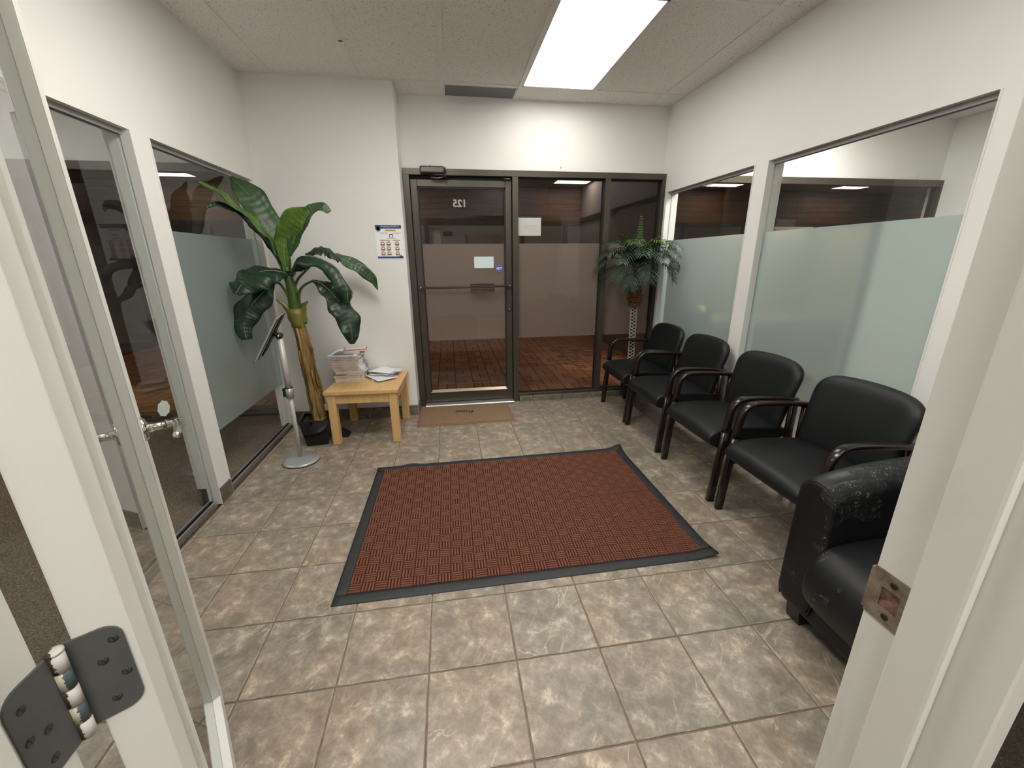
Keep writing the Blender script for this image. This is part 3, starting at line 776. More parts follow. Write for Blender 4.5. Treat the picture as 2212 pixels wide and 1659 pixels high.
tag(box('shop_panel', mat('shop_cream', (0.8, 0.76, 0.7), 0.6), (0.5, 1.3, HY1 + 0.3, HY1 + 0.34, 1.0, 1.86)), 'cream panel inside the far shop', 'panel')
# side wall of the alcove with a bronze header running away from the glass
struct(boxes('trim_alcove', M_BRONZE, [(2.70, 2.74, 3.5, 6.7, 2.07, 2.14)]), 'dark header running along the right side of the corridor alcove')
struct(boxes('wall_alcove', mat('alcove_panel', (0.22, 0.19, 0.18), 0.6), [(2.742, 2.80, 3.4, 6.75, 0.0, 2.70)]), 'brown-grey side wall of the corridor alcove')

# ---- dark chair blurred behind the frosted pane beside the palm
oc = thing('office_chair', 'dark armchair blurred behind the frosted pane beside the palm', 'chair', (2.43, 2.05, 0))
for yy in (-0.2, 0.2):
    boxes('leg', M_BLKPL, [(-0.02, 0.02, yy - 0.022, yy + 0.022, 0, 0.96)], oc)
    boxes('leg', M_BLKPL, [(0.40, 0.44, yy - 0.02, yy + 0.02, 0, 0.44)], oc)
bm = bmesh.new(); bm_box(bm, -0.02, 0.02, -0.18, 0.18, 0.60, 0.93, 0.01); obj('backrest', bm, M_BLKPL, oc)
bm = bmesh.new(); bm_box(bm, -0.02, 0.46, -0.23, 0.23, 0.42, 0.47, 0.01); obj('seat', bm, M_BLKPL, oc)
tag(box('yellow_cloth', mat('lime_cloth', (0.65, 0.75, 0.10), 0.7), (2.40, 2.46, 1.93, 2.01, 0.932, 0.975)), 'lime green item on top of the blurred chair', 'cloth')

# ================================================================== FURNITURE
# ---- guest chairs: local x runs from the front legs (0) to the back, y across
def chair_side(yc, par):
    a = (0.0155, 0.0215)
    tube('leg', M_ESP, [(0.000, yc, 0), (0.012, yc, 0.16), (0.026, yc, 0.32), (0.036, yc, 0.44)], 1, 12, par, flat=a)
    arm = spline([(0.036, yc, 0.44), (0.046, yc, 0.54), (0.060, yc, 0.595), (0.095, yc, 0.628), (0.15, yc, 0.636), (0.28, yc, 0.630), (0.40, yc, 0.620), (0.445, yc, 0.612)], 26)
    tube('armrest', M_ESP, arm, 1, 12, par, flat=[(0.0155 + 0.006 * min(1, i / 8), 0.0215 - 0.0085 * min(1, i / 8)) for i in range(26)])
    tube('leg', M_ESP, [(0.500, yc, 0), (0.465, yc, 0.20), (0.440, yc, 0.42), (0.440, yc, 0.622)], 1, 12, par, flat=a)
def cushion_grid(nu, nv, f):
    bm = bmesh.new()
    V = [[bm.verts.new(f(i / (nu - 1), j / (nv - 1))) for j in range(nv)] for i in range(nu)]
    for i in range(nu - 1):
        for j in range(nv - 1): bm.faces.new((V[i][j], V[i + 1][j], V[i + 1][j + 1], V[i][j + 1]))
    return bm, V
def make_chair(label):
    t = thing('guest_chair', label, 'chair', group='row of black guest chairs')
    chair_side(-0.270, t); chair_side(0.270, t)
    for z in (0.30,):
        boxes('seat_rail', M_ESP, [(0.02, 0.45, -0.262, -0.240, z, z + 0.045), (0.02, 0.45, 0.240, 0.262, z, z + 0.045), (0.44, 0.46, -0.25, 0.25, z, z + 0.045)], t)
    # seat: profile in x-z swept across y with rounded ends
    prof = [(0.44, 0.36), (0.10, 0.335), (0.00, 0.335), (-0.035, 0.352), (-0.047, 0.382), (-0.038, 0.412), (-0.005, 0.436), (0.06, 0.449), (0.18, 0.450), (0.34, 0.440), (0.47, 0.428), (0.47, 0.38)]
    bm = bmesh.new(); rings = []
    cx, cz = 0.2, 0.39
    for yy, k in ((-0.246, 0.80), (-0.243, 0.92), (-0.232, 0.985), (-0.12, 1.0), (0, 1.01), (0.12, 1.0), (0.232, 0.985), (0.243, 0.92), (0.246, 0.80)):
        ring = []
        for (px, pz) in prof:
            dome = 0.006 * (1 - (yy / 0.25) ** 2) if pz > 0.4 else 0
            ins = 0.06 * (1 - k)
            qx = px + (ins if px < cx else -ins); qz = pz + (0.35 * ins if pz < cz else -1.0 * ins * 0.9) + dome
            ring.append(bm.verts.new((qx, yy, qz)))
        rings.append(ring)
    n = len(prof)
    for a, b in zip(rings, rings[1:]):
        for k in range(n): bm.faces.new((a[k], a[(k + 1) % n], b[(k + 1) % n], b[k]))
    bm.faces.new(rings[0][::-1]); bm.faces.new(rings[-1])
    s = obj('seat', bm, M_VINYL, t, smooth=True); md = s.modifiers.new('s', 'SUBSURF'); md.levels = 1; md.render_levels = 2
    # backrest: curved slab, arched top, tapering to the bottom, edges forward
    bm = bmesh.new(); nu, nv = 15, 11; front, back = [], []
    for i in range(nu):
        u = -1 + 2 * i / (nu - 1); F, K = [], []
        for j in range(nv):
            v = j / (nv - 1)
            ztop = 0.815 - 0.018 * abs(u) ** 2 - 0.030 * abs(u) ** 9
            z = 0.400 + v * (ztop - 0.400)
            hw = 0.240 + 0.022 * min(1, v * 1.2) - 0.016 * (max(0, v - 0.88) / 0.12) ** 2
            edge = min(1.0, (1 - abs(u)) / 0.10 + 0.25) ; vedge = min(1.0, (1 - v) / 0.10 + 0.15, v / 0.08 + 0.3)
            th_ = 0.032 * math.sqrt(max(0.0, 1 - (1 - edge) ** 2)) * math.sqrt(max(0.02, 1 - (1 - vedge) ** 2))
            x = 0.432 + 0.085 * v ** 1.3 - 0.030 * u * u
            y = hw * (u if abs(u) < 0.999 else u)
            F.append(bm.verts.new((x - 0.004 - th_ - 0.010 * math.sin(math.pi * v) * (1 - u * u), y, z)))
            K.append(bm.verts.new((x + 0.004 + th_ * 0.6, y, z)))
        front.append(F); back.append(K)
    for i in range(nu - 1):
        for j in range(nv - 1):
            bm.faces.new((front[i][j], front[i + 1][j], front[i + 1][j + 1], front[i][j + 1]))
            bm.faces.new((back[i][j], back[i][j + 1], back[i + 1][j + 1], back[i + 1][j]))
        bm.faces.new((front[i][0], back[i][0], back[i + 1][0], front[i + 1][0]))
        bm.faces.new((front[i][-1], front[i + 1][-1], back[i + 1][-1], back[i][-1]))
    for j in range(nv - 1):
        bm.faces.new((front[0][j], front[0][j + 1], back[0][j + 1], back[0][j]))
        bm.faces.new((front[-1][j], back[-1][j], back[-1][j + 1], front[-1][j + 1]))
    b = obj('backrest', bm, M_VINYL, t, smooth=True); md = b.modifiers.new('s', 'SUBSURF'); md.levels = 1; md.render_levels = 2
    return t
def copy_tree(o, parent=None):
    c = o.copy(); COL.objects.link(c); c.parent = parent
    for ch in list(o.children): copy_tree(ch, c)
    return c
ch0 = make_chair('black vinyl guest chair at the far end beside the palm')
spots = [(1.625, 2.020, 0.0, None), (1.622, 1.425, 0.0, 'black vinyl guest chair second from the palm'),
         (1.618, 0.778, 0.0, 'black vinyl guest chair third from the palm, behind the far rug corner'),
         (1.618, 0.155, 0.0, 'black vinyl guest chair next to the worn leather armchair')]
for k, (x, y, rz, lb) in enumerate(spots):
    c = ch0 if k == 0 else copy_tree(ch0)
    c.location = (x, y, 0); c.rotation_euler = (0, 0, rz)
    if lb: c['label'] = lb

# ---- worn leather club chair; local x front(0)->back, y from far arm
AX, AY = 1.385, -0.645
ac = thing('leather_armchair', 'worn black leather club armchair with peeling arms by the doorway', 'armchair', (AX, AY, 0))
def arm_profile(w, h, n=10):
    pts = [(-w / 2 + 0.01, 0.10)]
    pts += [(-w / 2, 0.14), (-w / 2, h - 0.07)]
    for k in range(1, n): 
        a = math.pi - math.pi * k / n
        pts.append((w / 2 * math.cos(a), h - 0.07 + 0.07 * math.sin(a)))
    pts += [(w / 2, h - 0.07), (w / 2, 0.14), (w / 2 - 0.01, 0.10)]
    return pts
for sy in (1, -1):
    bm = bmesh.new(); rings = []
    for k, (xx, hh, sc) in enumerate([(0.0, 0.615, 0.90), (0.006, 0.625, 0.97), (0.02, 0.640, 1.0), (0.05, 0.652, 1.0), (0.16, 0.672, 1.02), (0.32, 0.690, 1.03), (0.50, 0.695, 1.0), (0.70, 0.69, 1.0)]):
        rings.append([bm.verts.new((xx, sy * 0.315 + u * sc, v)) for u, v in arm_profile(0.150, hh)])
    n = len(rings[0])
    for a, b in zip(rings, rings[1:]):
        for k in range(n): bm.faces.new((a[k], a[(k + 1) % n], b[(k + 1) % n], b[k]))
    bm.faces.new(rings[0][::-1]); bm.faces.new(rings[-1])
    a_ = obj('arm', bm, M_LEATH, ac, smooth=True); md = a_.modifiers.new('s', 'SUBSURF'); md.levels = 1; md.render_levels = 2
    # welt around the front panel
    pr = arm_profile(0.142, 0.628)
    tube('piping', M_LEATH, [(0.012, sy * 0.315 + u, v) for u, v in pr], 0.004, 6, a_)
bm = bmesh.new(); rings = []
sp = [(0.02, 0.15), (-0.045, 0.20), (-0.075, 0.27), (-0.072, 0.34), (-0.045, 0.40), (0.01, 0.437), (0.10, 0.450), (0.30, 0.445), (0.55, 0.43), (0.55, 0.2)]
for yy, k in ((-0.242, 0.85), (-0.236, 0.95), (-0.20, 1.0), (0, 1.02), (0.20, 1.0), (0.236, 0.95), (0.242, 0.85)):
    rings.append([bm.verts.new((0.25 + (px - 0.25) * (k * 0.5 + 0.5), yy, 0.3 + (pz - 0.3) * k)) for px, pz in sp])
n = len(sp)
for a, b in zip(rings, rings[1:]):
    for k in range(n): bm.faces.new((a[k], a[(k + 1) % n], b[(k + 1) % n], b[k]))
bm.faces.new(rings[0][::-1]); bm.faces.new(rings[-1])
s_ = obj('seat_cushion', bm, M_LEATH, ac, smooth=True); md = s_.modifiers.new('s', 'SUBSURF'); md.levels = 1; md.render_levels = 2
bm = bmesh.new(); bm_box(bm, 0.02, 0.70, -0.385, 0.385, 0.075, 0.20, 0.015, 2); obj('base', bm, M_VINYL, ac)
bm = bmesh.new(); bm_box(bm, 0.52, 0.74, -0.36, 0.36, 0.16, 0.80, 0.05, 4); obj('backrest', bm, M_LEATH, ac, smooth=True)
for sx, sy in ((0.05, 0.33), (0.05, -0.33), (0.64, 0.33), (0.64, -0.33)):
    bm = bmesh.new(); prism(bm, [(-0.035, 0.078), (0.035, 0.078), (0.025, 0), (-0.022, 0)], 'y', -0.03, 0.03)
    obj('foot', bm, M_BLKPL, ac, (sx + 0.02, sy, 0))

# ---- side table
RT = -math.radians(2.8)
tb = thing('side_table', 'small square pine side table holding magazines', 'table', (-0.553, 1.950, 0), RT)
bm = bmesh.new(); bm_box(bm, -0.278, 0.278, -0.285, 0.285, 0.413, 0.442, 0.003, 2); obj('tabletop', bm, M_PINE, tb)
for sx in (-1, 1):
    for sy in (-1, 1):
        cx_, cy_ = sx * 0.232, sy * 0.245
        bm = bmesh.new(); bm_box(bm, cx_ - 0.030, cx_ + 0.030, cy_ - 0.028, cy_ + 0.028, 0, 0.413, 0.003, 1); obj('leg', bm, M_PINE2, tb)
for b in ((-0.202, 0.202, -0.262, -0.242), (-0.202, 0.202, 0.242, 0.262)):
    bm = bmesh.new(); bm_box(bm, *b, 0.338, 0.413); obj('apron', bm, M_PINE2, tb)
for b in ((-0.252, -0.232, -0.217, 0.217), (0.232, 0.252, -0.217, 0.217)):
    bm = bmesh.new(); bm_box(bm, *b, 0.338, 0.413); obj('apron', bm, M_PINE2, tb)

# ---- magazines
ZT = 0.4425
cover_cols = [(0.7, 0.62, 0.5), (0.55, 0.2, 0.15), (0.75, 0.74, 0.7), (0.3, 0.42, 0.55), (0.72, 0.66, 0.6), (0.45, 0.5, 0.35), (0.8, 0.76, 0.7), (0.6, 0.35, 0.3), (0.7, 0.7, 0.72), (0.35, 0.3, 0.3), (0.76, 0.72, 0.66), (0.8, 0.79, 0.77)]
z = ZT
nm_ = 12
ordinal = ['bottom magazine of the stack, on the pine tabletop', 'second magazine up from the tabletop in the stack', 'third magazine up from the tabletop in the stack', 'fourth magazine up from the tabletop in the stack', 'fifth magazine up from the tabletop in the stack', 'sixth magazine up from the tabletop in the stack', 'seventh magazine up from the tabletop in the stack', 'sixth magazine below the stack top cover', 'fourth magazine from the top of the stack', 'third magazine from the top of the stack', 'magazine directly below the stack top one', 'top magazine of the stack with a grey photo cover']
ordinal[7] = 'fifth magazine from the top of the stack'
for k in range(nm_):
    th_ = [0.036, 0.020, 0.013, 0.026, 0.016, 0.014, 0.018, 0.026, 0.012, 0.016, 0.010, 0.007][k]
    ox, oy, rz = [(0, 0, 0), (-0.01, 0, 0.03), (0.012, 0.005, -0.05), (0.004, 0, 0.06), (-0.006, 0.004, 0.03), (-0.014, 0, -0.04), (-0.020, 0.002, 0.02), (-0.018, 0, 0.06), (-0.030, -0.004, 0.02), (-0.016, 0.004, 0.05), (-0.028, 0, 0.10), (-0.032, -0.004, -0.05)][k]
    t = thing('magazine', ordinal[k], 'magazine', (-0.705 + ox, 2.065 + oy, z), RT + rz, 'stack of magazines on the side table')
    bm = bmesh.new(); bm_box(bm, -0.103, 0.103, -0.138, 0.138, 0.001, th_ - 0.001); obj('pages', bm, (M_PAGES2 if k in (1, 2) else M_PAGES), t)
    cm_ = mottled('magazine_cover', [(0.35, tuple(0.35 * c for c in cover_cols[k])), (0.5, cover_cols[k]), (0.65, (0.8, 0.78, 0.75))], 14, 0.3, bstr=0, detail=2)
    bm = bmesh.new(); bm_box(bm, -0.105, 0.105, -0.14, 0.14, 0, 0.001); bm_box(bm, -0.105, 0.105, -0.14, 0.14, th_ - 0.001, th_)
    bm_box(bm, 0.1035, 0.105, -0.14, 0.14, 0.001, th_ - 0.001)
    obj('cover', bm, cm_ if k < 11 else M_PAPER, t)
    if k == 11:
        bm = bmesh.new(); bm_box(bm, -0.080, 0.085, -0.105, 0.060, th_, th_ + 0.0006)
        obj('cover_photo', bm, mottled('grey_photo_print', [(0.35, (0.03, 0.03, 0.028)), (0.5, (0.12, 0.11, 0.10)), (0.7, (0.32, 0.32, 0.30))], 16, 0.3, bstr=0, detail=3), t)
    z += th_ + 0.0004
bx = thing('carton', 'small red and white carton lying on the magazine stack', 'box', (-0.652, 2.045, z + 0.0008), 0.10)
bm = bmesh.new(); bm_box(bm, -0.088, 0.088, -0.055, 0.055, 0, 0.034, 0.001); obj('box_body', bm, mat('carton_white', (0.78, 0.72, 0.70), 0.4), bx)
boxes('red_band', M_RED, [(-0.0885, 0.0885, -0.0555, 0.0555, 0.0305, 0.0345)], bx)
boxes('top_panel', mat('carton_top', (0.72, 0.66, 0.63), 0.4), [(-0.082, 0.082, -0.049, 0.049, 0.0346, 0.0350)], bx)
bm = bmesh.new()
for k in range(9): bm_box(bm, 0.035 + k * 0.0045, 0.0375 + k * 0.0045 + (0.001 if k % 3 else 0), -0.0562, -0.0556, 0.006, 0.020)
obj('barcode', bm, M_INK, bx)['kind'] = 'stuff'
# loose papers and envelopes
pcs = [(-0.47, 2.08, 0.35, 0.105, 0.148, 'blue-edged envelope under the loose sheets on the tabletop', (0.70, 0.72, 0.80)),
       (-0.470, 2.00, 0.62, 0.080, 0.12, 'white sheet reaching the near edge of the loose papers', (0.82, 0.83, 0.87)),
       (-0.44, 2.12, -0.25, 0.105, 0.12, 'brochure with a tan photo beside the loose sheets', (0.80, 0.78, 0.76)),
       (-0.455, 2.12, 0.9, 0.095, 0.13, 'white folded leaflet in the middle of the loose papers', (0.84, 0.85, 0.88)),
       (-0.45, 2.06, 1.15, 0.055, 0.115, 'long white envelope on top of the loose papers', (0.86, 0.87, 0.90))]
z = ZT
for k, (x, y, rz, a, b, lb, c) in enumerate(pcs):
    bm = bmesh.new(); n_ = 8
    V = [[bm.verts.new((-a + 2 * a * i / n_, -b + 2 * b * j / n_, 0.0014 + 0.005 * (abs(i / n_ - 0.5) * 2) ** 3 * (j / n_) + 0.0012 * (1 + math.sin(i * 1.3 + k)))) for j in range(n_ + 1)] for i in range(n_ + 1)]
    for i in range(n_):
        for j in range(n_): bm.faces.new((V[i][j], V[i + 1][j], V[i + 1][j + 1], V[i][j + 1]))
    o = obj('loose_paper', bm, mat('paper_%d' % k, c, 0.45), loc=(x, y, z), smooth=True); o.rotation_euler = (0, 0, rz)
    sm = o.modifiers.new('t', 'SOLIDIFY'); sm.thickness = 0.0012; sm.offset = -1
    tag(o, lb, 'paper', 'loose papers on the side table')
    if k == 2:
        bm = bmesh.new()
        prism(bm, [(0.055 * math.cos(q * math.pi / 8), 0.035 * math.sin(q * math.pi / 8)) for q in range(16)], 'z', 0.0085, 0.0090)
        obj('printed_photo', bm, mat('tan_photo', (0.42, 0.22, 0.14), 0.5), o, (0.03, -0.05, 0))
    if k in (0, 4):
        bm = bmesh.new(); bm_box(bm, -a + 0.01, a - 0.015, -b + 0.006, -b + 0.016, 0.0085, 0.0090); obj('blue_print', bm, mat('pale_blue_print', (0.35, 0.42, 0.66), 0.5), o)
    z += 0.0105

# ---- poster on the furred wall
po = thing('wall_poster', 'white laminated COVID-19 notice with blue header on the wall', 'poster', (-0.328, YA - 0.0008, 1.402))
boxes('sheet', M_PAPER, [(-0.108, 0.108, -0.002, -0.0005, 0, 0.272)], po)
def pp(name, m, rects):
    bm = bmesh.new()
    for x0, x1, z0, z1 in rects: bm_box(bm, x0, x1, -0.0027, -0.0021, z0, z1)
    o = obj(name, bm, m, po); return o
pp('header_band', M_NAVY, [(-0.104, 0.104, 0.238, 0.266)]); pp('footer_band', M_NAVY, [(-0.104, 0.104, 0.006, 0.021)])
pp('orange_band', M_ORANGE, [(-0.028, 0.058, 0.218, 0.230)])
def burst(cx_, cz_, r, m, half=None):
    bm = bmesh.new(); pl = []
    for k in range(20):
        rr = r if k % 2 == 0 else r * 0.68; a = 2 * math.pi * k / 20 + math.pi / 2
        pl.append((cx_ + rr * math.cos(a), cz_ + rr * math.sin(a)))
    prism(bm, pl, 'y', -0.0034, -0.0028); return obj('star_emblem', bm, m, po)
burst(-0.080, 0.236, 0.024, M_NAVY); burst(-0.080, 0.243, 0.017, M_ORANGE); burst(0.086, 0.018, 0.015, M_INK)
text('header_text', 'Containing COVID-19', 0.0155, M_VINYLW, po, face_cam((0.014, -0.0030, 0.2545)))
bm = bmesh.new()
for (x0, x1, z0, z1) in ((-0.07, -0.002, 0.206, 0.209), (-0.07, -0.01, 0.200, 0.203), (0.03, 0.10, 0.204, 0.207), (0.03, 0.085, 0.198, 0.201)): bm_box(bm, x0, x1, -0.0027, -0.0021, z0, z1)
obj('small_print', bm, M_INKG, po)['kind'] = 'stuff'
bm = bmesh.new(); bmesh.ops.create_circle(bm, cap_ends=True, radius=0.017, segments=20, matrix=Matrix.Translation((0.018, -0.0024, 0.182)) @ Matrix.Rotation(math.pi / 2, 4, 'X')); obj('round_emblem', bm, M_NAVY, po)
bm = bmesh.new(); bmesh.ops.create_circle(bm, cap_ends=True, radius=0.011, segments=20, matrix=Matrix.Translation((0.018, -0.0027, 0.179)) @ Matrix.Rotation(math.pi / 2, 4, 'X')); obj('round_emblem_centre', bm, M_PAPER, po)
pp('orange_rule', M_ORANGE, [(-0.018, 0.054, 0.161, 0.165)]); pp('black_rule', M_NAVY, [(-0.074, 0.006, 0.146, 0.151), (0.028, 0.086, 0.146, 0.151)])
for cx_ in (-0.055, -0.008, 0.060):
    for cz_ in (0.122, 0.083, 0.044):
        bm = bmesh.new()
        pl = [(cx_ - 0.017, cz_ - 0.008)] + [(cx_ + 0.017 * math.cos(a), cz_ + 0.0 + 0.020 * math.sin(a)) for a in [k * math.pi / 8 for k in range(9)]][::-1] + [(cx_ + 0.017, cz_ - 0.008)]
        prism(bm, pl, 'y', -0.0027, -0.0021); pic = obj('picture', bm, M_SKIN, po)
        bm = bmesh.new(); bm_box(bm, cx_ - 0.017, cx_ + 0.017, -0.0031, -0.0028, cz_ - 0.014, cz_ - 0.006); obj('caption', bm, M_NAVY, pic)
        bm = bmesh.new(); prism(bm, [(cx_ - 0.008, cz_ - 0.005), (cx_ + 0.009, cz_ - 0.005), (cx_ + 0.001, cz_ + 0.009)], 'y', -0.0031, -0.0028); obj('hands', bm, M_PAPER, pic)

# ---- document stand
st = thing('document_stand', 'silver floor stand with a tilted sheet holder beside the plant', 'sign stand', (-0.988, 1.452, 0))
lathe('base', M_SILVER, [(0.122, 0.002), (0.126, 0.006), (0.1255, 0.012), (0.118, 0.019), (0.09, 0.026), (0.03, 0.033), (0.02, 0.036), (0.0, 0.036)], 48, st)
lathe('rubber_ring', M_BLKPL, [(0.120, 0), (0.127, 0.0), (0.127, 0.006), (0.120, 0.0065)], 48, st)
tube('lower_pole', M_SILVER2, [(0, 0, 0.03), (0, 0, 0.56)], 0.0145, 20, st)
tube('upper_pole', M_SILVER2, [(0, 0, 0.50), (0, 0, 0.900)], 0.0195, 20, st)
co = tube('collar', M_SILVER, [(0, 0, 0.485), (0, 0, 0.560)], 0.0245, 20, st)
bm = bmesh.new(); bm_box(bm, -0.040, -0.022, -0.012, 0.012, 0.495, 0.555, 0.003); obj('height_lever', bm, M_BLKPL, co)
tube('black_band', M_BLKPL, [(0, 0, 0.556), (0, 0, 0.562)], 0.0252, 20, co)
tube('pivot_block', M_BLKPL, [(0, 0, 0.895), (0, 0, 0.915), (-0.02, 0, 0.932), (-0.045, 0, 0.925)], 0.015, 12, st)
pk = tube('pivot_knob', M_BLKPL, [(0.0, -0.024, 0.920), (0.0, 0.020, 0.920)], 0.018, 18, st)
tube('pivot_bolt', M_CHROME, [(0.0, -0.027, 0.920), (0.0, -0.024, 0.920)], 0.008, 12, pk)
hp = bpy.data.objects.new('sheet_holder', None)
u_ = Vector((0.53, 0, 0.85)).normalized(); n0_ = u_.cross(Vector((-0.17, 0.985, 0))).normalized(); v2 = n0_.cross(u_).normalized(); n_ = v2.cross(u_).normalized()
Rm = Matrix((v2, u_, n_)).transposed().to_4x4(); Rm.translation = Vector((-0.052, 0, 0.922))
bm = bmesh.new(); bm_box(bm, -0.112, 0.112, -0.155, 0.155, -0.004, 0.004, 0.001)
h_ = obj('sheet_holder', bm, mat('holder_grey', (0.40, 0.40, 0.385), 0.35, 0.3), st); h_.matrix_local = Rm
boxes('black_backbar', M_BLKPL, [(-0.014, 0.014, -0.15, 0.16, 0.0045, 0.012), (0.100, 0.110, -0.15, 0.15, 0.0045, 0.0075), (-0.110, -0.100, -0.15, 0.15, 0.0045, 0.0075)], h_)
h2 = boxes('printed_sheet', M_PAPER, [(-0.104, 0.104, -0.165, 0.148, -0.0060, -0.0046)], h_)
boxes('clear_cover', M_PLAST, [(-0.112, 0.112, -0.185, 0.155, -0.0085, -0.0070)], h_)

# ---- black wedge on the floor
bm = bmesh.new(); prism(bm, [(-0.05, 0), (0.06, 0), (0.0, 0.05), (-0.04, 0.055)], 'y', -0.04, 0.06)
wg = obj('door_stop', bm, M_BLKPL, loc=(-0.80, 1.87, 0)); tag(wg, 'small black wedge on the floor behind the near left table leg', 'wedge')

# ---- banana plant
PX, PY = -0.955, 1.785
bpn = thing('banana_plant', 'tall artificial banana plant with broad drooping dark green leaves', 'plant', (PX, PY, 0))
def loc(p): return (p[0] - PX, p[1] - PY, p[2])
# pot: square, tapering
bm = bmesh.new()
def ring4(h, z): return [bm.verts.new((sx * h, sy * h, z)) for sx, sy in ((-1, -1), (1, -1), (1, 1), (-1, 1))]
r0, r1, r2, r3, r4 = ring4(0.078, 0), ring4(0.108, 0.215), ring4(0.098, 0.215), ring4(0.094, 0.185), ring4(0.0, 0.185)
for a, b in ((r0, r1), (r1, r2), (r2, r3)):
    for k in range(4): bm.faces.new((a[k], a[(k + 1) % 4], b[(k + 1) % 4], b[k]))
bm.faces.new(r0[::-1]); bm.faces.new(r3)
for v in r4: bm.verts.remove(v)
pt = obj('plant_pot', bm, M_POT, bpn, (0.0, -0.005, 0)); pt.rotation_euler = (0, 0, 0.12)
bv = pt.modifiers.new('b', 'BEVEL'); bv.width = 0.006; bv.segments = 2
bm = bmesh.new(); n_ = 10
V = [[bm.verts.new((-0.09 + 0.18 * i / n_, -0.09 + 0.18 * j / n_, 0.186 + random.uniform(0, 0.014))) for j in range(n_ + 1)] for i in range(n_ + 1)]
for i in range(n_):
    for j in range(n_): bm.faces.new((V[i][j], V[i + 1][j], V[i + 1][j + 1], V[i][j + 1]))
so = obj('soil', bm, M_SOIL, bpn, (0.0, -0.005, 0)); so.rotation_euler = (0, 0, 0.12)
# trunk
tr_pts = spline([loc((-0.930, 1.80, 0.17)), loc((-0.938, 1.8, 0.22)), loc((-0.945, 1.8, 0.36)), loc((-0.955, 1.8, 0.55)), loc((-0.966, 1.8, 0.805)), loc((-0.980, 1.8, 0.965))], 34)
bm = bmesh.new(); rr = []
for i, p in enumerate(tr_pts):
    f = i / 33
    rr.append(0.010 * (1 - f) ** 3 + 0.050 - 0.012 * f + 0.007 * math.exp(-((f - 0.68) / 0.08) ** 2))
rings = bm_tube(bm, tr_pts, rr, 28)
for i, ring in enumerate(rings):
    c = tr_pts[i]
    for k, v in enumerate(ring):
        d = v.co - c; w_ = 1 + 0.07 * math.sin(k * 2.4 + i * 0.10) + 0.05 * math.sin(k * 5.1 + i * 0.23) + random.uniform(-0.02, 0.02)
        v.co = c + d * w_
tk = obj('trunk', bm, M_TRUNKB, bpn, smooth=True)
bm = bmesh.new()
for k in range(70):
    f = random.random(); p = tr_pts[int(f * 33)]; a = random.uniform(0, 6.28); r = rr[int(f * 33)]
    d = Vector((math.cos(a), math.sin(a), 0)); q = p + d * r
    ln = random.uniform(0.01, 0.045)
    bm_tube(bm, [q, q + d * ln * 0.6 + Vector((0, 0, random.uniform(-ln, ln * 0.5))), q + d * ln * 0.7 + Vector((random.uniform(-.01, .01), 0, random.uniform(-2 * ln, ln)))], 0.0007, 4)
obj('loose_fibre', bm, M_TRUNKB, tk)['kind'] = 'stuff'
# peeling bark strips
for k, (a, z0, z1) in enumerate(((-1.9, 0.30, 0.92), (-1.2, 0.22, 0.60), (-0.4, 0.45, 0.80), (-2.4, 0.25, 0.75), (0.5, 0.3, 0.9))):
    bm = bmesh.new(); sp_ = []
    for q in range(9):
        zz = z0 + (z1 - z0) * q / 8; i = min(33, max(0, int((zz - 0.17) / 0.795 * 33))); p = tr_pts[i]
        r = rr[i] * 1.06 + 0.004 * math.sin(q * 1.7 + k)
        sp_.append((p.x + r * math.cos(a + 0.02 * q), p.y + r * math.sin(a + 0.02 * q), zz))
    bm_tube(bm, sp_, [0.007 + 0.004 * math.sin(q) for q in range(9)], 6)
    obj('bark_strip', bm, M_TRUNKB, tk, smooth=True)
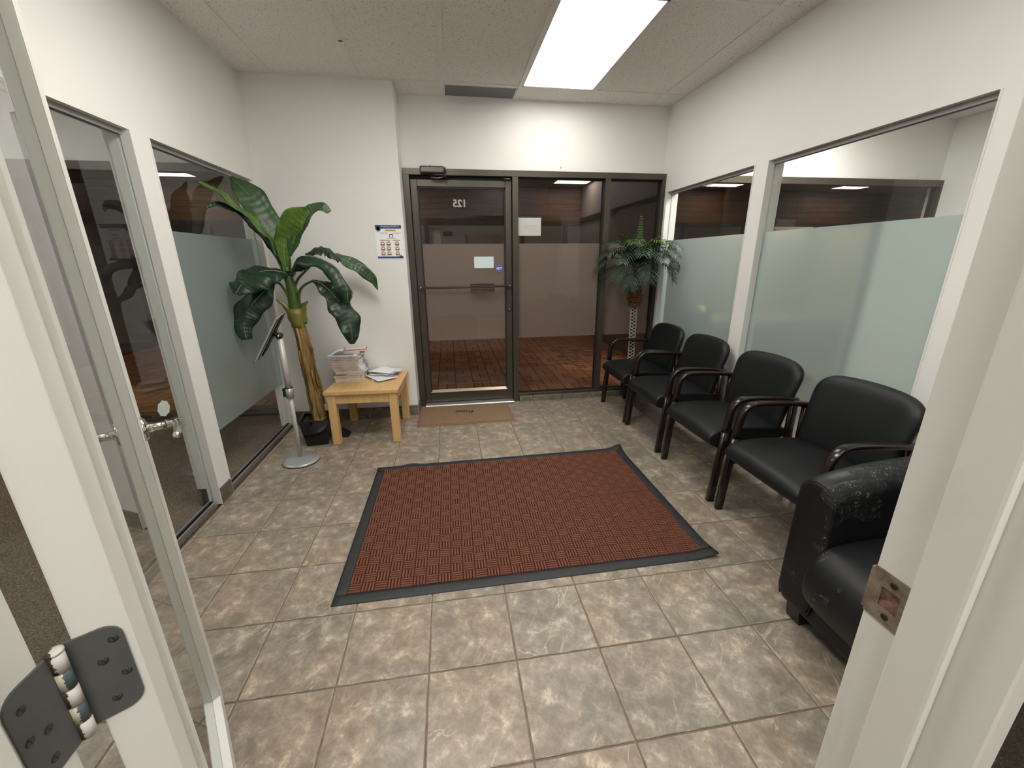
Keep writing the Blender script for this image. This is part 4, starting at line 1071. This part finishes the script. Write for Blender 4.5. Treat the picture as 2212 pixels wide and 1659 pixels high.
# sheathed green stem
st_pts = spline([loc((-0.980, 1.8, 0.95)), loc((-0.981, 1.8, 1.114)), loc((-0.990, 1.8, 1.26)), loc((-0.998, 1.8, 1.36))], 14)
tube('stem', M_STALK, st_pts, [0.040, 0.042, 0.044, 0.044, 0.043, 0.041, 0.038, 0.035, 0.032, 0.029, 0.026, 0.022, 0.018, 0.014], 20, bpn)
def leaf_mesh(name, m, spine, widths, nhint, fold=0.25, ripple=0.1, nseg=64, parent=bpn, twist=0.0, droop=0.0, midrib=True, rib=0.004, seed=0):
    rnd = random.Random(seed)
    pts = spline(spine, nseg); bm = bmesh.new(); rows = []; mr = []
    nc = 9
    ph1, ph2 = rnd.uniform(0, 6), rnd.uniform(0, 6)
    for i, p in enumerate(pts):
        f = i / (nseg - 1)
        t = (pts[min(i + 2, nseg - 1)] - pts[max(i - 2, 0)]).normalized()
        nh = Vector(nhint).normalized()
        s = t.cross(nh); s.normalize(); nn = s.cross(t).normalized()
        if twist: 
            R = Matrix.Rotation(twist * f, 3, t); s = R @ s; nn = R @ nn
        g = f * (len(widths) - 1); k = min(int(g), len(widths) - 2); w = widths[k] + (widths[k + 1] - widths[k]) * (g - k)
        row = []
        for c in range(nc):
            v = -1 + 2 * c / (nc - 1)
            ed = abs(v)
            wob = 1 + 0.10 * math.sin(f * 17 + ph1 + (2 if v > 0 else 0)) * ed
            off = nn * (w * (fold * ed - droop * ed * ed) + w * ripple * ed * math.sin(f * 26 + ph2 + (1.9 if v > 0 else 0)) + w * 0.05 * math.sin(c * 2.2 + f * 9) + 0.0016 * math.sin(i * 1.7 - ed * 3.2))
            row.append(bm.verts.new(p + s * (w * v * wob) + off))
        rows.append(row); mr.append(p.copy())
    for a, b in zip(rows, rows[1:]):
        for c in range(nc - 1): bm.faces.new((a[c], a[c + 1], b[c + 1], b[c]))
    o = obj(name, bm, m, parent, smooth=True)
    so = o.modifiers.new('t', 'SOLIDIFY'); so.thickness = 0.0016; so.offset = 0
    if midrib:
        bm = bmesh.new(); bm_tube(bm, mr[:-1], [rib * (1 - 0.8 * i / nseg) for i in range(nseg - 1)], 6)
        obj('midrib', bm, M_MIDRIB, o, smooth=True)
    return o
def petiole(pts, r0=0.010, r1=0.006, m=M_STALK, par=bpn):
    sp_ = spline([loc(p) for p in pts], 14)
    return tube('petiole', m, sp_, [r0 + (r1 - r0) * i / 13 for i in range(14)], 10, par)
CAMN = (0.35, -0.90, 0.10)
Lf = lambda *p: [loc(q) for q in p]
# upper left, edge-on bright green
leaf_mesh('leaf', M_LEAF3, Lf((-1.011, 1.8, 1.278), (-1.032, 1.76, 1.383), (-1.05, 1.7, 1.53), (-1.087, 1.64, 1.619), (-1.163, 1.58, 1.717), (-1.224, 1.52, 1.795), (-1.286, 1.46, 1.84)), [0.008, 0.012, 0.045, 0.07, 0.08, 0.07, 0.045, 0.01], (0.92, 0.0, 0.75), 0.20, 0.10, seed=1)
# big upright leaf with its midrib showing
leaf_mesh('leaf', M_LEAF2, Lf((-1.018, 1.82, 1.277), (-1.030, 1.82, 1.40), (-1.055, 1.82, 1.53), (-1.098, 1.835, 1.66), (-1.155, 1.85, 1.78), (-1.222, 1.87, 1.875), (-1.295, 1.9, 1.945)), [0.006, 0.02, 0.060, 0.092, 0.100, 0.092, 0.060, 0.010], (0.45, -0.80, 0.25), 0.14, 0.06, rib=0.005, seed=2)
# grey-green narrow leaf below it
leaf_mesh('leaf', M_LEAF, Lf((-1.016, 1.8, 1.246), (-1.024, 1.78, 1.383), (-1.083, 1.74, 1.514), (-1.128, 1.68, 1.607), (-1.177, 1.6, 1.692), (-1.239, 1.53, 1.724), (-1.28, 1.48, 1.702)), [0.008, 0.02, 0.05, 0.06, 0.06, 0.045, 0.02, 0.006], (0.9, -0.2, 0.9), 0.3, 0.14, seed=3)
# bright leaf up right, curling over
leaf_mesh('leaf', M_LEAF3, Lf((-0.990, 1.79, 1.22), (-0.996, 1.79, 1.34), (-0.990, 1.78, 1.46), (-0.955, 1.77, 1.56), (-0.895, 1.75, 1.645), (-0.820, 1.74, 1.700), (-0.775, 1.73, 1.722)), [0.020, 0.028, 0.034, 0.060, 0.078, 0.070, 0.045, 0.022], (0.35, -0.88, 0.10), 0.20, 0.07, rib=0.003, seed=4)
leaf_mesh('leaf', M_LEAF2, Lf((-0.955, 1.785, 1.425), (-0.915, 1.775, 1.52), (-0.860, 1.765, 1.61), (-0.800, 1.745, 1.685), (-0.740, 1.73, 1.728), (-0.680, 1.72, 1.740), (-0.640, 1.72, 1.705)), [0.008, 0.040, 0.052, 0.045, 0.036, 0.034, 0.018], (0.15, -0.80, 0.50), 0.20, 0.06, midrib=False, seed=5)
petiole([(-0.985, 1.8, 1.20), (-0.972, 1.79, 1.31), (-0.955, 1.78, 1.42)], 0.009, 0.006)
# right, arching over and hanging
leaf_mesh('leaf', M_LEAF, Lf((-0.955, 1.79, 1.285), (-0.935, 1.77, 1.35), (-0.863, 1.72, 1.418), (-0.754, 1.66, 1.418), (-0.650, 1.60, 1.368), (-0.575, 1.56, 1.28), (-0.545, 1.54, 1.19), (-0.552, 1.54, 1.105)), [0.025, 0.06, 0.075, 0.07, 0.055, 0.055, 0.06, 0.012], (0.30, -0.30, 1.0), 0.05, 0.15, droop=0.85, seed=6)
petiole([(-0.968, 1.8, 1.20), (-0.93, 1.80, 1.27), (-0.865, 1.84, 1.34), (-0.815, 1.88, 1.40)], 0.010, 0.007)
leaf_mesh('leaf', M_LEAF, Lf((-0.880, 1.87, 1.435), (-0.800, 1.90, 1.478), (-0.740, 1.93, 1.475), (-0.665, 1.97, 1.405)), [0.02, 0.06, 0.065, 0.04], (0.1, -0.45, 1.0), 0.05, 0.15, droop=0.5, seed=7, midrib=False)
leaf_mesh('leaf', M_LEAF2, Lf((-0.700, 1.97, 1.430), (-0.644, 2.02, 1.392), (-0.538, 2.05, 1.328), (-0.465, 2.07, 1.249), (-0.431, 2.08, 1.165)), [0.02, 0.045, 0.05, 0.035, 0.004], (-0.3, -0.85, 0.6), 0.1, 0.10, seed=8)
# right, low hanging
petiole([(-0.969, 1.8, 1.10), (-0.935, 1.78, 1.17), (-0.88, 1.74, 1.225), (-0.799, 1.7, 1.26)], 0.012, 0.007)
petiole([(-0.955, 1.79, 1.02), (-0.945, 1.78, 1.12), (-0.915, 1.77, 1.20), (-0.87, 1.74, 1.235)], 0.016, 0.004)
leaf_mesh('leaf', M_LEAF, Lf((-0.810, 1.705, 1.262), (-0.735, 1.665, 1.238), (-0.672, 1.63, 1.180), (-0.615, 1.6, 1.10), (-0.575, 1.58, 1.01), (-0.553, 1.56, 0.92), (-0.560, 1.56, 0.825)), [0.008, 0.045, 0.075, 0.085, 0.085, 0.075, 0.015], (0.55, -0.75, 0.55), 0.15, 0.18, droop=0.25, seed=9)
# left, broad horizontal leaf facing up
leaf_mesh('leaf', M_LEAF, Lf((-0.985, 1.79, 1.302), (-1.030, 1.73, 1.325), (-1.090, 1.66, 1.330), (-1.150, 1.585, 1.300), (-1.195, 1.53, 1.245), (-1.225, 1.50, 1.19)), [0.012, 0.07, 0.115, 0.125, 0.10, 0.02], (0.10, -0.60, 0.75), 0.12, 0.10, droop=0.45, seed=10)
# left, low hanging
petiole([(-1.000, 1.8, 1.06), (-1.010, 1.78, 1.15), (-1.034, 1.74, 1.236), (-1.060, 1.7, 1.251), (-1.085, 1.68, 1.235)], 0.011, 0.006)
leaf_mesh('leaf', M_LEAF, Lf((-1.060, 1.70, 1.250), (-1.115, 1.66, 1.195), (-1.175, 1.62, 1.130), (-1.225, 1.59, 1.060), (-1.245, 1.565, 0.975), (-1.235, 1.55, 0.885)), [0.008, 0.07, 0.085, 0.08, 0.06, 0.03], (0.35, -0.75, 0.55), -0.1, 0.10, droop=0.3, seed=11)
petiole([(-0.995, 1.8, 1.14), (-1.008, 1.79, 1.22), (-1.022, 1.78, 1.33), (-1.03, 1.77, 1.40)], 0.010, 0.005)
# sheaths
for pts, w in ((((-0.980, 1.785, 0.93), (-1.000, 1.78, 1.01), (-1.035, 1.775, 1.075), (-1.090, 1.77, 1.127)), 1), (((-0.965, 1.785, 0.95), (-0.950, 1.78, 1.02), (-0.918, 1.775, 1.08), (-0.879, 1.77, 1.114)), -1)):
    leaf_mesh('sheath', M_SHEATH, Lf(*pts), [0.045, 0.040, 0.020, 0.003], (0.2 * w, -0.95, 0.1), -0.6, 0.02, nseg=14, midrib=False, seed=12)
tube('sheath_collar', M_SHEATH, Lf((-0.979, 1.8, 0.915), (-0.980, 1.8, 0.955), (-0.979, 1.8, 1.01), (-0.980, 1.8, 1.06)), [0.041, 0.043, 0.049, 0.047], 20, bpn)

# ---- palm
QX, QY = 1.935, 2.375
pl_ = thing('potted_palm', 'artificial palm with white lattice trunk behind the farthest chair', 'plant', (QX, QY, 0))
bm = bmesh.new(); bm_lathe(bm, [(0.062, 0), (0.088, 0.15), (0.090, 0.155), (0.080, 0.155), (0.07, 0.12)], 28); obj('plant_pot', bm, M_POT, pl_, smooth=True)
lathe('soil', M_SOIL, [(0.073, 0.118), (0.073, 0.13), (0.0, 0.135)], 20, pl_)
AXIS = lambda z: Vector((-0.022 * (z / 1.27), 0.0, z))
core = tube('trunk_core', M_PSTEM, [AXIS(0.12), AXIS(0.5), AXIS(0.95)], [0.021, 0.021, 0.021], 16, pl_)
bm = bmesh.new()
for sgn in (1, -1):
    for k in range(4):
        pts = []
        for q in range(120):
            z = 0.13 + 0.83 * q / 119; a = sgn * z * 2 * math.pi / 0.13 + k * math.pi / 2; c = AXIS(z)
            r = 0.031 + 0.0025 * math.sin(6 * a)
            pts.append((c.x + r * math.cos(a), c.y + r * math.sin(a), z))
        bm_tube(bm, pts, 0.0032, 5)
obj('lattice', bm, M_LATT, pl_, smooth=True)
bm = bmesh.new(); prof = []
for q in range(40):
    z = 0.945 + 0.225 * q / 39; tier = (q % 8) / 8
    prof.append((0.056 - 0.010 * abs(q / 39 - 0.3) + 0.010 * (1 - tier) * (1 if q < 32 else 0.4) - (0.018 if q > 34 else 0), z))
rings = []
for r, z in prof:
    c = AXIS(z); rings.append([bm.verts.new((c.x + r * (1 + random.uniform(-.08, .08)) * math.cos(2 * math.pi * k / 20), c.y + r * (1 + random.uniform(-.08, .08)) * math.sin(2 * math.pi * k / 20), z)) for k in range(20)])
for a, b in zip(rings, rings[1:]):
    for k in range(20): bm.faces.new((a[k], a[(k + 1) % 20], b[(k + 1) % 20], b[k]))
bm.faces.new(rings[0][::-1]); bm.faces.new(rings[-1])
for k in range(120):
    q = random.randrange(40); r, z = prof[q]; a = random.uniform(0, 6.28); c = AXIS(z)
    d = Vector((math.cos(a), math.sin(a), 0)); p = c + d * r * 0.95; ln = random.uniform(0.008, 0.028)
    bm_tube(bm, [p, p + d * ln * 0.6 + Vector((0, 0, ln * 0.6)), p + d * ln + Vector((0, 0, ln * random.uniform(-0.2, 1.0)))], [0.003, 0.002, 0.0006], 4)
obj('husk', bm, M_HUSK, pl_)
tube('stem', M_PSTEM, [AXIS(1.13), AXIS(1.20), AXIS(1.27), AXIS(1.34)], [0.026, 0.024, 0.026, 0.022], 14, pl_)
def frond(az, el, ln, m, droop=1.0, leaf_len=0.16, seed=0, z0=1.30, bent=0.0):
    rnd = random.Random(seed)
    d = Vector((math.cos(az), math.sin(az), 0)); pts = []
    base = AXIS(z0) + d * 0.012
    n = 22; p = base.copy(); e = el
    for i in range(n):
        pts.append(p.copy())
        t = d * math.cos(e) + Vector((0, 0, math.sin(e)))
        p = p + t * (ln / n); e -= droop * (1.9 / n) * (0.4 + 1.2 * i / n)
        # stay clear of glass and wall
        wy, wx = QY + p.y, QX + p.x
        if wy > 2.44: p.y -= (wy - 2.44)
        if wx > 2.13: p.x -= (wx - 2.13) * 0.9
    bm = bmesh.new()
    bm_tube(bm, pts, [0.0045 * (1 - 0.75 * i / n) for i in range(n)], 5)
    for i in range(3, n):
        for half in (0,):
            f = i / n
            j = min(i, n - 2); p0 = pts[j].lerp(pts[min(j + 1, n - 1)], half * 0.5)
            t = (pts[min(j + 1, n - 1)] - pts[max(j - 1, 0)]).normalized()
            side = t.cross(Vector((0, 0, 1)))
            if side.length < 0.05: side = d.cross(Vector((0, 0, 1)))
            side.normalize()
            upv = side.cross(t).normalized()
            L_ = leaf_len * (0.40 + 0.75 * math.sin(math.pi * min(1, f * 0.95 + 0.08))) * rnd.uniform(0.8, 1.1)
            if f > 0.9: L_ *= 0.7
            for sg in (-1, 1):
                dr = (t * (0.50 + 0.5 * f) + side * sg * 1.0 + upv * rnd.uniform(0.0, 0.30)).normalized()
                q0 = p0; q1 = p0 + dr * L_ * 0.5 + Vector((0, 0, -0.06 * L_)); q2 = p0 + dr * L_ * 0.92 + Vector((0, 0, -0.36 * L_))
                for q in (q1, q2):
                    if QY + q.y > 2.455: q.y = 2.455 - QY
                    if QX + q.x > 2.165: q.x = 2.165 - QX
                wv = (dr.cross(upv)).normalized() * 0.0062
                a = bm.verts.new(q0 - wv * 0.4); b = bm.verts.new(q0 + wv * 0.4)
                c = bm.verts.new(q1 + wv); e2 = bm.verts.new(q1 - wv)
                g = bm.verts.new(q2)
                bm.faces.new((a, b, c, e2)); bm.faces.new((e2, c, g))
    o = obj('frond', bm, m, pl_, smooth=False)
    return o
k = 0
for az_, el_, ln_ in [(180, 0.95, 0.50), (205, 1.05, 0.52), (228, 0.90, 0.50), (252, 1.05, 0.52), (275, 0.90, 0.54), (295, 1.0, 0.56), (312, 0.75, 0.52), (335, 1.1, 0.42), (160, 1.0, 0.48), (140, 1.15, 0.40), (192, 1.25, 0.54), (216, 0.5, 0.46), (240, 1.3, 0.54), (264, 0.45, 0.46), (288, 1.3, 0.52), (303, 0.5, 0.50), (322, 1.25, 0.48), (172, 0.35, 0.46), (186, 0.7, 0.52), (20, 1.2, 0.34), (70, 1.25, 0.34), (110, 1.2, 0.36), (300, 1.15, 0.58), (235, 0.2, 0.42)]:
    young = k in (12, 14)
    frond(math.radians(az_), el_, ln_, M_FROND2 if young else M_FROND, 1.25, 0.150, seed=k); k += 1
for az_, el_, ln_, dr_ in ((250, 1.45, 0.50, 0.12), (200, 1.3, 0.42, 0.6), (225, 1.15, 0.44, 0.8), (290, 1.25, 0.42, 0.7)):
    frond(math.radians(az_), el_, ln_, M_FROND2, dr_, 0.045 if dr_ < 0.2 else 0.10, seed=50 + k); k += 1

# ================================================================== RUG AND DOORMAT
rug = thing('entrance_rug', 'brown basket-weave ribbed rug with black rubber border on the tiles', 'rug', (0.474, 0.651, 0), 0)
RA, RB = 0.893, 0.604
def rz_(x, y):
    z = 0.0
    z += 0.032 * math.exp(-(((x - RA) ** 2 + (y - RB) ** 2) / 0.06 ** 2))
    z += 0.024 * math.exp(-(((x - RA) ** 2 + (y + RB) ** 2) / 0.07 ** 2))
    z += 0.012 * math.exp(-((x + 0.66) ** 2 / 0.05 ** 2 + (y - RB) ** 2 / 0.10 ** 2))
    return z
def shear(x, y): # the rug is not perfectly square
    return x + 0.004 * y, y + 0.012 * x * (1 if y > 0 else 0.6)
def lift(bm):
    for v in bm.verts:
        z = rz_(v.co.x, v.co.y); X, Y = shear(v.co.x, v.co.y); v.co = Vector((X, Y, v.co.z + z))
def sub_strip(bm, x0, x1, y0, y1, z0, z1, nx, ny, slope=None):
    for i in range(nx):
        for j in range(ny):
            a, b = x0 + (x1 - x0) * i / nx, x0 + (x1 - x0) * (i + 1) / nx; c, d = y0 + (y1 - y0) * j / ny, y0 + (y1 - y0) * (j + 1) / ny
            def zz(x, y):
                e = min(RA - abs(x), RB - abs(y)); return z0 + (z1 - z0) * min(1, e / 0.02)
            vs = [bm.verts.new((p, q, zz(p, q))) for p, q in ((a, c), (b, c), (b, d), (a, d))]
            bm.faces.new(vs)
bw = 0.054
bm = bmesh.new()
sub_strip(bm, -RA, RA, -RB, -RB + bw, 0.0015, 0.0055, 60, 4); sub_strip(bm, -RA, RA, RB - bw, RB, 0.0015, 0.0055, 60, 4)
sub_strip(bm, -RA, -RA + bw, -RB + bw, RB - bw, 0.0015, 0.0055, 4, 40); sub_strip(bm, RA - bw, RA, -RB + bw, RB - bw, 0.0015, 0.0055, 4, 40)
bmesh.ops.remove_doubles(bm, verts=bm.verts, dist=0.0005); lift(bm)
o = obj('border', bm, M_RUBBER, rug, smooth=True); sm = o.modifiers.new('t', 'SOLIDIFY'); sm.thickness = 0.003; sm.offset = -1
ia, ib = RA - bw, RB - bw
bm = bmesh.new(); sub_strip(bm, -ia, ia, -ib, ib, 0.0062, 0.0062, 56, 36); bmesh.ops.remove_doubles(bm, verts=bm.verts, dist=0.0005); lift(bm)
obj('pile_field', bm, M_RUGB, rug, smooth=True)
NXb, NYb = 30, 20
bwx, bwy = 2 * ia / NXb, 2 * ib / NYb
bm = bmesh.new()
for i in range(NXb):
    for j in range(NYb):
        cx_, cy_ = -ia + (i + 0.5) * bwx, -ib + (j + 0.5) * bwy
        hor = (i + j) % 2 == 0
        for q in range(4):
            o_ = (q - 1.5) * 0.25
            if hor: x0, x1, y0, y1 = cx_ - bwx * 0.475, cx_ + bwx * 0.475, cy_ + (o_ - 0.078) * bwy, cy_ + (o_ + 0.078) * bwy
            else: x0, x1, y0, y1 = cx_ + (o_ - 0.078) * bwx, cx_ + (o_ + 0.078) * bwx, cy_ - bwy * 0.475, cy_ + bwy * 0.475
            e = 0.0012; z0, z1 = 0.0062, 0.0098
            lo = [bm.verts.new(p) for p in ((x0, y0, z0), (x1, y0, z0), (x1, y1, z0), (x0, y1, z0))]
            tp = [bm.verts.new(p) for p in ((x0 + e, y0 + e, z1), (x1 - e, y0 + e, z1), (x1 - e, y1 - e, z1), (x0 + e, y1 - e, z1))]
            bm.faces.new(tp)
            for s in range(4): bm.faces.new((lo[s], lo[(s + 1) % 4], tp[(s + 1) % 4], tp[s]))
lift(bm)
obj('ribs', bm, M_RUG, rug)['kind'] = 'stuff'

dm = thing('doormat', 'small tan doormat with dark smudge in front of the entrance door', 'doormat', (0.232, 2.190, 0), 0.01)
bm = bmesh.new(); bm_box(bm, -0.434, 0.434, -0.250, 0.250, 0.0005, 0.006, 0.002); obj('rubber_edge', bm, M_MATE, dm)
bm = bmesh.new(); bm_box(bm, -0.408, 0.408, -0.228, 0.228, 0.006, 0.010, 0.001); obj('pile', bm, M_MATT, dm)
bm = bmesh.new()
for k in range(7):
    a = k / 6
    prism(bm, [(-0.10 + 0.025 * k, 0.055 - 0.012 * k), (-0.085 + 0.025 * k, 0.075 - 0.002 * abs(3 - k)), (-0.055 + 0.022 * k, 0.09 - 0.012 * k), (-0.075 + 0.025 * k, 0.03 + 0.004 * k)], 'z', 0.0101, 0.0105)
obj('smudge', bm, M_MATD, dm)

# ================================================================== DOORWAY IN THE FOREGROUND
tl = root('trim_1', 'white painted left door jamb at the near doorway')
box('jamb_board', M_JAMB, (JX0 - 0.022, JX0, YN0, YN1, 0, 2.09), tl, 0.0015)
box('stop', M_JAMB, (JX0, JX0 + 0.012, YN0 + 0.043, YN1 - 0.047, 0, 2.075), tl, 0.002)
tr2 = root('trim_2', 'white painted right door jamb with the strike plate')
box('jamb_board', M_JAMB, (JX1, JX1 + 0.024, YN0, YN1, 0, 2.09), tr2, 0.002)
box('stop', M_JAMB, (JX1 - 0.012, JX1, YN0 + 0.043, YN1 - 0.045, 0, 2.075), tr2, 0.004, 2)
box('head_board', M_JAMB, (JX0, JX1, YN0, YN1, 2.075, 2.11), tr2)
# sidelight beyond the right jamb
sw = root('window_5', 'glass sidelight between the right jamb and the right partition')
box('pane', M_GLASS, (JX1 + 0.024, XR, YN1 - 0.072, YN1 - 0.064, 0.02, 2.09), sw)
box('floor_channel', M_ALU, (JX1 + 0.024, XR, YN1 - 0.085, YN1 - 0.051, 0, 0.02), sw)
# strike plate
sp_ = thing('strike_plate', 'worn metal strike plate on the right door jamb', 'strike plate', (JX1, -1.093, 0.992))
bm = bmesh.new()
zh, hz, hy0, hy1 = 0.034, 0.013, -0.013, 0.008
Y0, Y1 = -0.0215, 0.0215
for b in ((Y0, Y1, hz, zh), (Y0, Y1, -zh, -hz), (Y0, hy0, -hz, hz), (hy1, Y1, -hz, hz)): bm_box(bm, -0.0016, 0.0, *b)
bm_box(bm, -0.0016, 0.004, Y1, Y1 + 0.003, -zh + 0.004, zh - 0.004)
obj('plate', bm, M_NICKEL, sp_)
bm = bmesh.new(); bm_box(bm, -0.0002, 0.0, hy0, hy1, -hz, hz); obj('latch_recess', bm, mottled('raw_wood', [(0.4, (0.10, 0.04, 0.025)), (0.7, (0.36, 0.22, 0.18))], 60, 0.8), sp_)
for zz in (-0.023, 0.023):
    s_ = lathe('screw', M_DARKBRASS, [(0, 0), (0.0042, 0.0), (0.0042, 0.0006), (0.002, 0.0012), (0, 0.0004)], 14, sp_)
    s_.matrix_local = Matrix.Translation((-0.0016, -0.003, zz)) @ Matrix.Rotation(-math.pi / 2, 4, 'Y')

# open glazed door: local x = hinge -> latch, local y = towards the near (right) face, origin at the pin
TH = math.radians(-32.5)
dvec = Vector((math.sin(TH), math.cos(TH), 0)); nvec = Vector((math.cos(TH), -math.sin(TH), 0))
d2 = root('door_2', 'open white framed glass door with lever handle at the near doorway')
Md = Matrix.Identity(4)
for i in range(3): Md[i][0] = dvec[i]; Md[i][1] = -nvec[i]; Md[i][2] = (0, 0, 1)[i]
Md.translation = Vector((-0.2460, -1.0600, 0))
d2.matrix_world = Md
# with y = -n, the leaf occupies y from -0.053 to -0.008
A0, B0 = -0.052, -0.010
def dbx(name, m, b, par=d2, bev=0.0, seg=1):
    bm = bmesh.new(); bm_box(bm, *b, bev, seg); return obj(name, bm, m, par)
SW, DW = 0.115, 0.890
dbx('hinge_stile', M_JAMB, (0.010, 0.010 + SW, A0, B0, 0.012, 2.045), d2, 0.002, 2)
dbx('latch_stile', M_JAMB, (DW - SW, DW, A0, B0, 0.012, 2.045), d2, 0.002, 2)
dbx('bottom_rail', M_WHITE, (0.010 + SW, DW - SW, A0, B0, 0.012, 0.118), d2)
dbx('top_rail', M_JAMB, (0.010 + SW, DW - SW, A0, B0, 1.93, 2.045), d2)
gx0, gx1, gz0, gz1 = 0.010 + SW, DW - SW, 0.118, 1.93
gy = (A0 + B0) / 2 + 0.002
dbx('pane', M_GLASS, (gx0 + 0.004, gx1 - 0.004, gy - 0.003, gy + 0.003, gz0 + 0.004, gz1 - 0.004))
# seam: two beads per side with a dark gap at the glass
dbx('glazing_seal', M_BLACKRUB, (gx0, gx0 + 0.006, gy - 0.0045, gy + 0.0045, gz0, gz1)); dbx('glazing_seal', M_GREYPL, (gx1 - 0.0015, gx1, gy - 0.0034, gy - 0.0022, gz0, gz1)); dbx('glazing_seal', M_GREYPL, (gx0, gx1, gy - 0.0034, gy - 0.0022, gz0, gz0 + 0.0015))
# raised moulding around the glass on both faces
for yy, s in ((A0, -1), (B0, 1)):
    bm = bmesh.new()
    kk_ = 1.0 if s < 0 else 0.25
    pr_ = [(u, v * kk_) for u, v in [(0.0, 0.0), (0.0, 0.006), (0.006, 0.009), (0.013, 0.007), (0.018, 0.004), (0.024, 0.004), (0.028, 0.0)]]
    for x0, dirx in ((gx0 - 0.002, 1), (gx1 + 0.002, -1)):
        q_ = 1.0 if dirx > 0 else 0.2
        prism(bm, [(x0 - dirx * (0.026 - u), yy + s * v * q_) for u, v in pr_], 'z', gz0 - 0.024, gz1 + 0.024)
    obj('moulding', bm, M_JAMB, d2)
# hinge
hg = bpy.data.objects.new('hinge', None); COL.objects.link(hg); hg.parent = d2; hg.empty_display_size = 0.02
hz0, hz1 = 0.930, 1.038
def rrect(y0, y1, z0, z1, r, corners, n=6):
    """rounded only on the free side"""
    pts = []
    s = 1 if y1 > y0 else -1
    pts += [(y0, z0)]
    for k in range(n + 1):
        a = -math.pi / 2 + (math.pi / 2) * k / n
        pts.append((y1 - s * r + s * r * math.cos(a), z0 + r + r * math.sin(a)))
    for k in range(n + 1):
        a = (math.pi / 2) * k / n
        pts.append((y1 - s * r + s * r * math.cos(a), z1 - r + r * math.sin(a)))
    pts += [(y0, z1)]
    return pts
# door-edge leaf: on the hinge-edge face x=0.010
bm = bmesh.new(); prism(bm, rrect(-0.004, A0 + 0.007, hz0, hz1, 0.016, None), 'x', 0.0075, 0.0102)
lfd = obj('door_leaf_plate', bm, M_HINGE, hg)
def screw(par, Mx):
    s_ = lathe('screw', M_HSCREW, [(0, 0), (0.0044, 0.0), (0.0042, 0.0003), (0.0020, 0.0006), (0, 0.0002)], 12, par); s_.matrix_local = Mx; return s_
for (yy, zz) in ((-0.037, 1.021), (-0.025, 1.000), (-0.038, 0.976), (-0.025, 0.950)):
    screw(lfd, Matrix.Translation((0.0074, yy, zz)) @ Matrix.Rotation(-math.pi / 2, 4, 'Y'))
# jamb leaf: lies on the jamb face x=JX0 (world); build in world then parent to the jamb trim
bm = bmesh.new(); prism(bm, rrect(-1.064, -1.064 - 0.045, hz0, hz1, 0.016, None), 'x', JX0 - 0.0002, JX0 + 0.0025)
lfj = obj('hinge_leaf_plate', bm, M_HINGE, tl)
for (yy, zz) in ((-1.097, 1.017), (-1.101, 0.984), (-1.086, 0.977), (-1.090, 0.946)):
    screw(lfj, Matrix.Translation((JX0 + 0.0026, yy, zz)) @ Matrix.Rotation(math.pi / 2, 4, 'Y'))
for k in range(5):
    z0 = hz0 + k * 0.0216
    tube('knuckle', M_KNUCK if k % 2 == 0 else M_KNUCK2, [(0, 0, z0 + 0.0006), (0, 0, z0 + 0.0208)], 0.0066, 20, hg)
lathe('pin_head', M_KNUCK, [(0, hz1), (0.0072, hz1), (0.0072, hz1 + 0.0022), (0.004, hz1 + 0.0036), (0, hz1 + 0.004)], 20, hg)
# lever handles on both faces
def lever(face, s):
    h = bpy.data.objects.new('handle', None); COL.objects.link(h); h.parent = d2; h.empty_display_size = 0.02
    xx, zz = 0.828, 0.985
    h.location = (xx, face, zz)
    r_ = lathe('rose', M_CHROME, [(0.031, 0), (0.031, 0.004), (0.026, 0.009), (0.012, 0.013), (0, 0.013)], 28, h)
    r_.matrix_local = Matrix.Rotation(-s * math.pi / 2, 4, 'X')
    tube('neck', M_CHROME, [(0, 0, 0), (0, s * 0.028, 0), (0, s * 0.045, 0)], [0.014, 0.0095, 0.0095], 16, h)
    tube('lever', M_CHROME, spline([(0.004, s * 0.048, 0), (0, s * 0.062, 0.0), (-0.02, s * 0.068, 0.001), (-0.06, s * 0.068, 0.0), (-0.105, s * 0.062, -0.002)], 16), [0.0095] * 12 + [0.009, 0.0085, 0.008, 0.006], 14, h)
    return h
hA = lever(A0, -1); hB = lever(B0, 1)
# cloudy tape wrapped round the lever
bm = bmesh.new(); bm_tube(bm, [(0, -0.040, 0), (0, -0.085, 0.0)], 0.0145, 14); obj('plastic_sleeve', bm, M_PLAST, hA, smooth=True)

# ---- return grille in the ceiling
vg = thing('ceiling_vent', 'grey perforated return grille in the ceiling above the entrance', 'vent', (0.4685, 2.396, H - 0.001))
a, b = 0.289, 0.119
boxes('frame', M_TBAR, [(-a, a, -b, -b + 0.008, 0, 0.012), (-a, a, b - 0.008, b, 0, 0.012), (-a, -a + 0.008, -b, b, 0, 0.012), (a - 0.008, a, -b, b, 0, 0.012)], vg)
boxes('grille_plate', M_VENT, [(-a + 0.008, a - 0.008, -b + 0.008, b - 0.008, 0.004, 0.010)], vg)
bpy.context.view_layer.update()
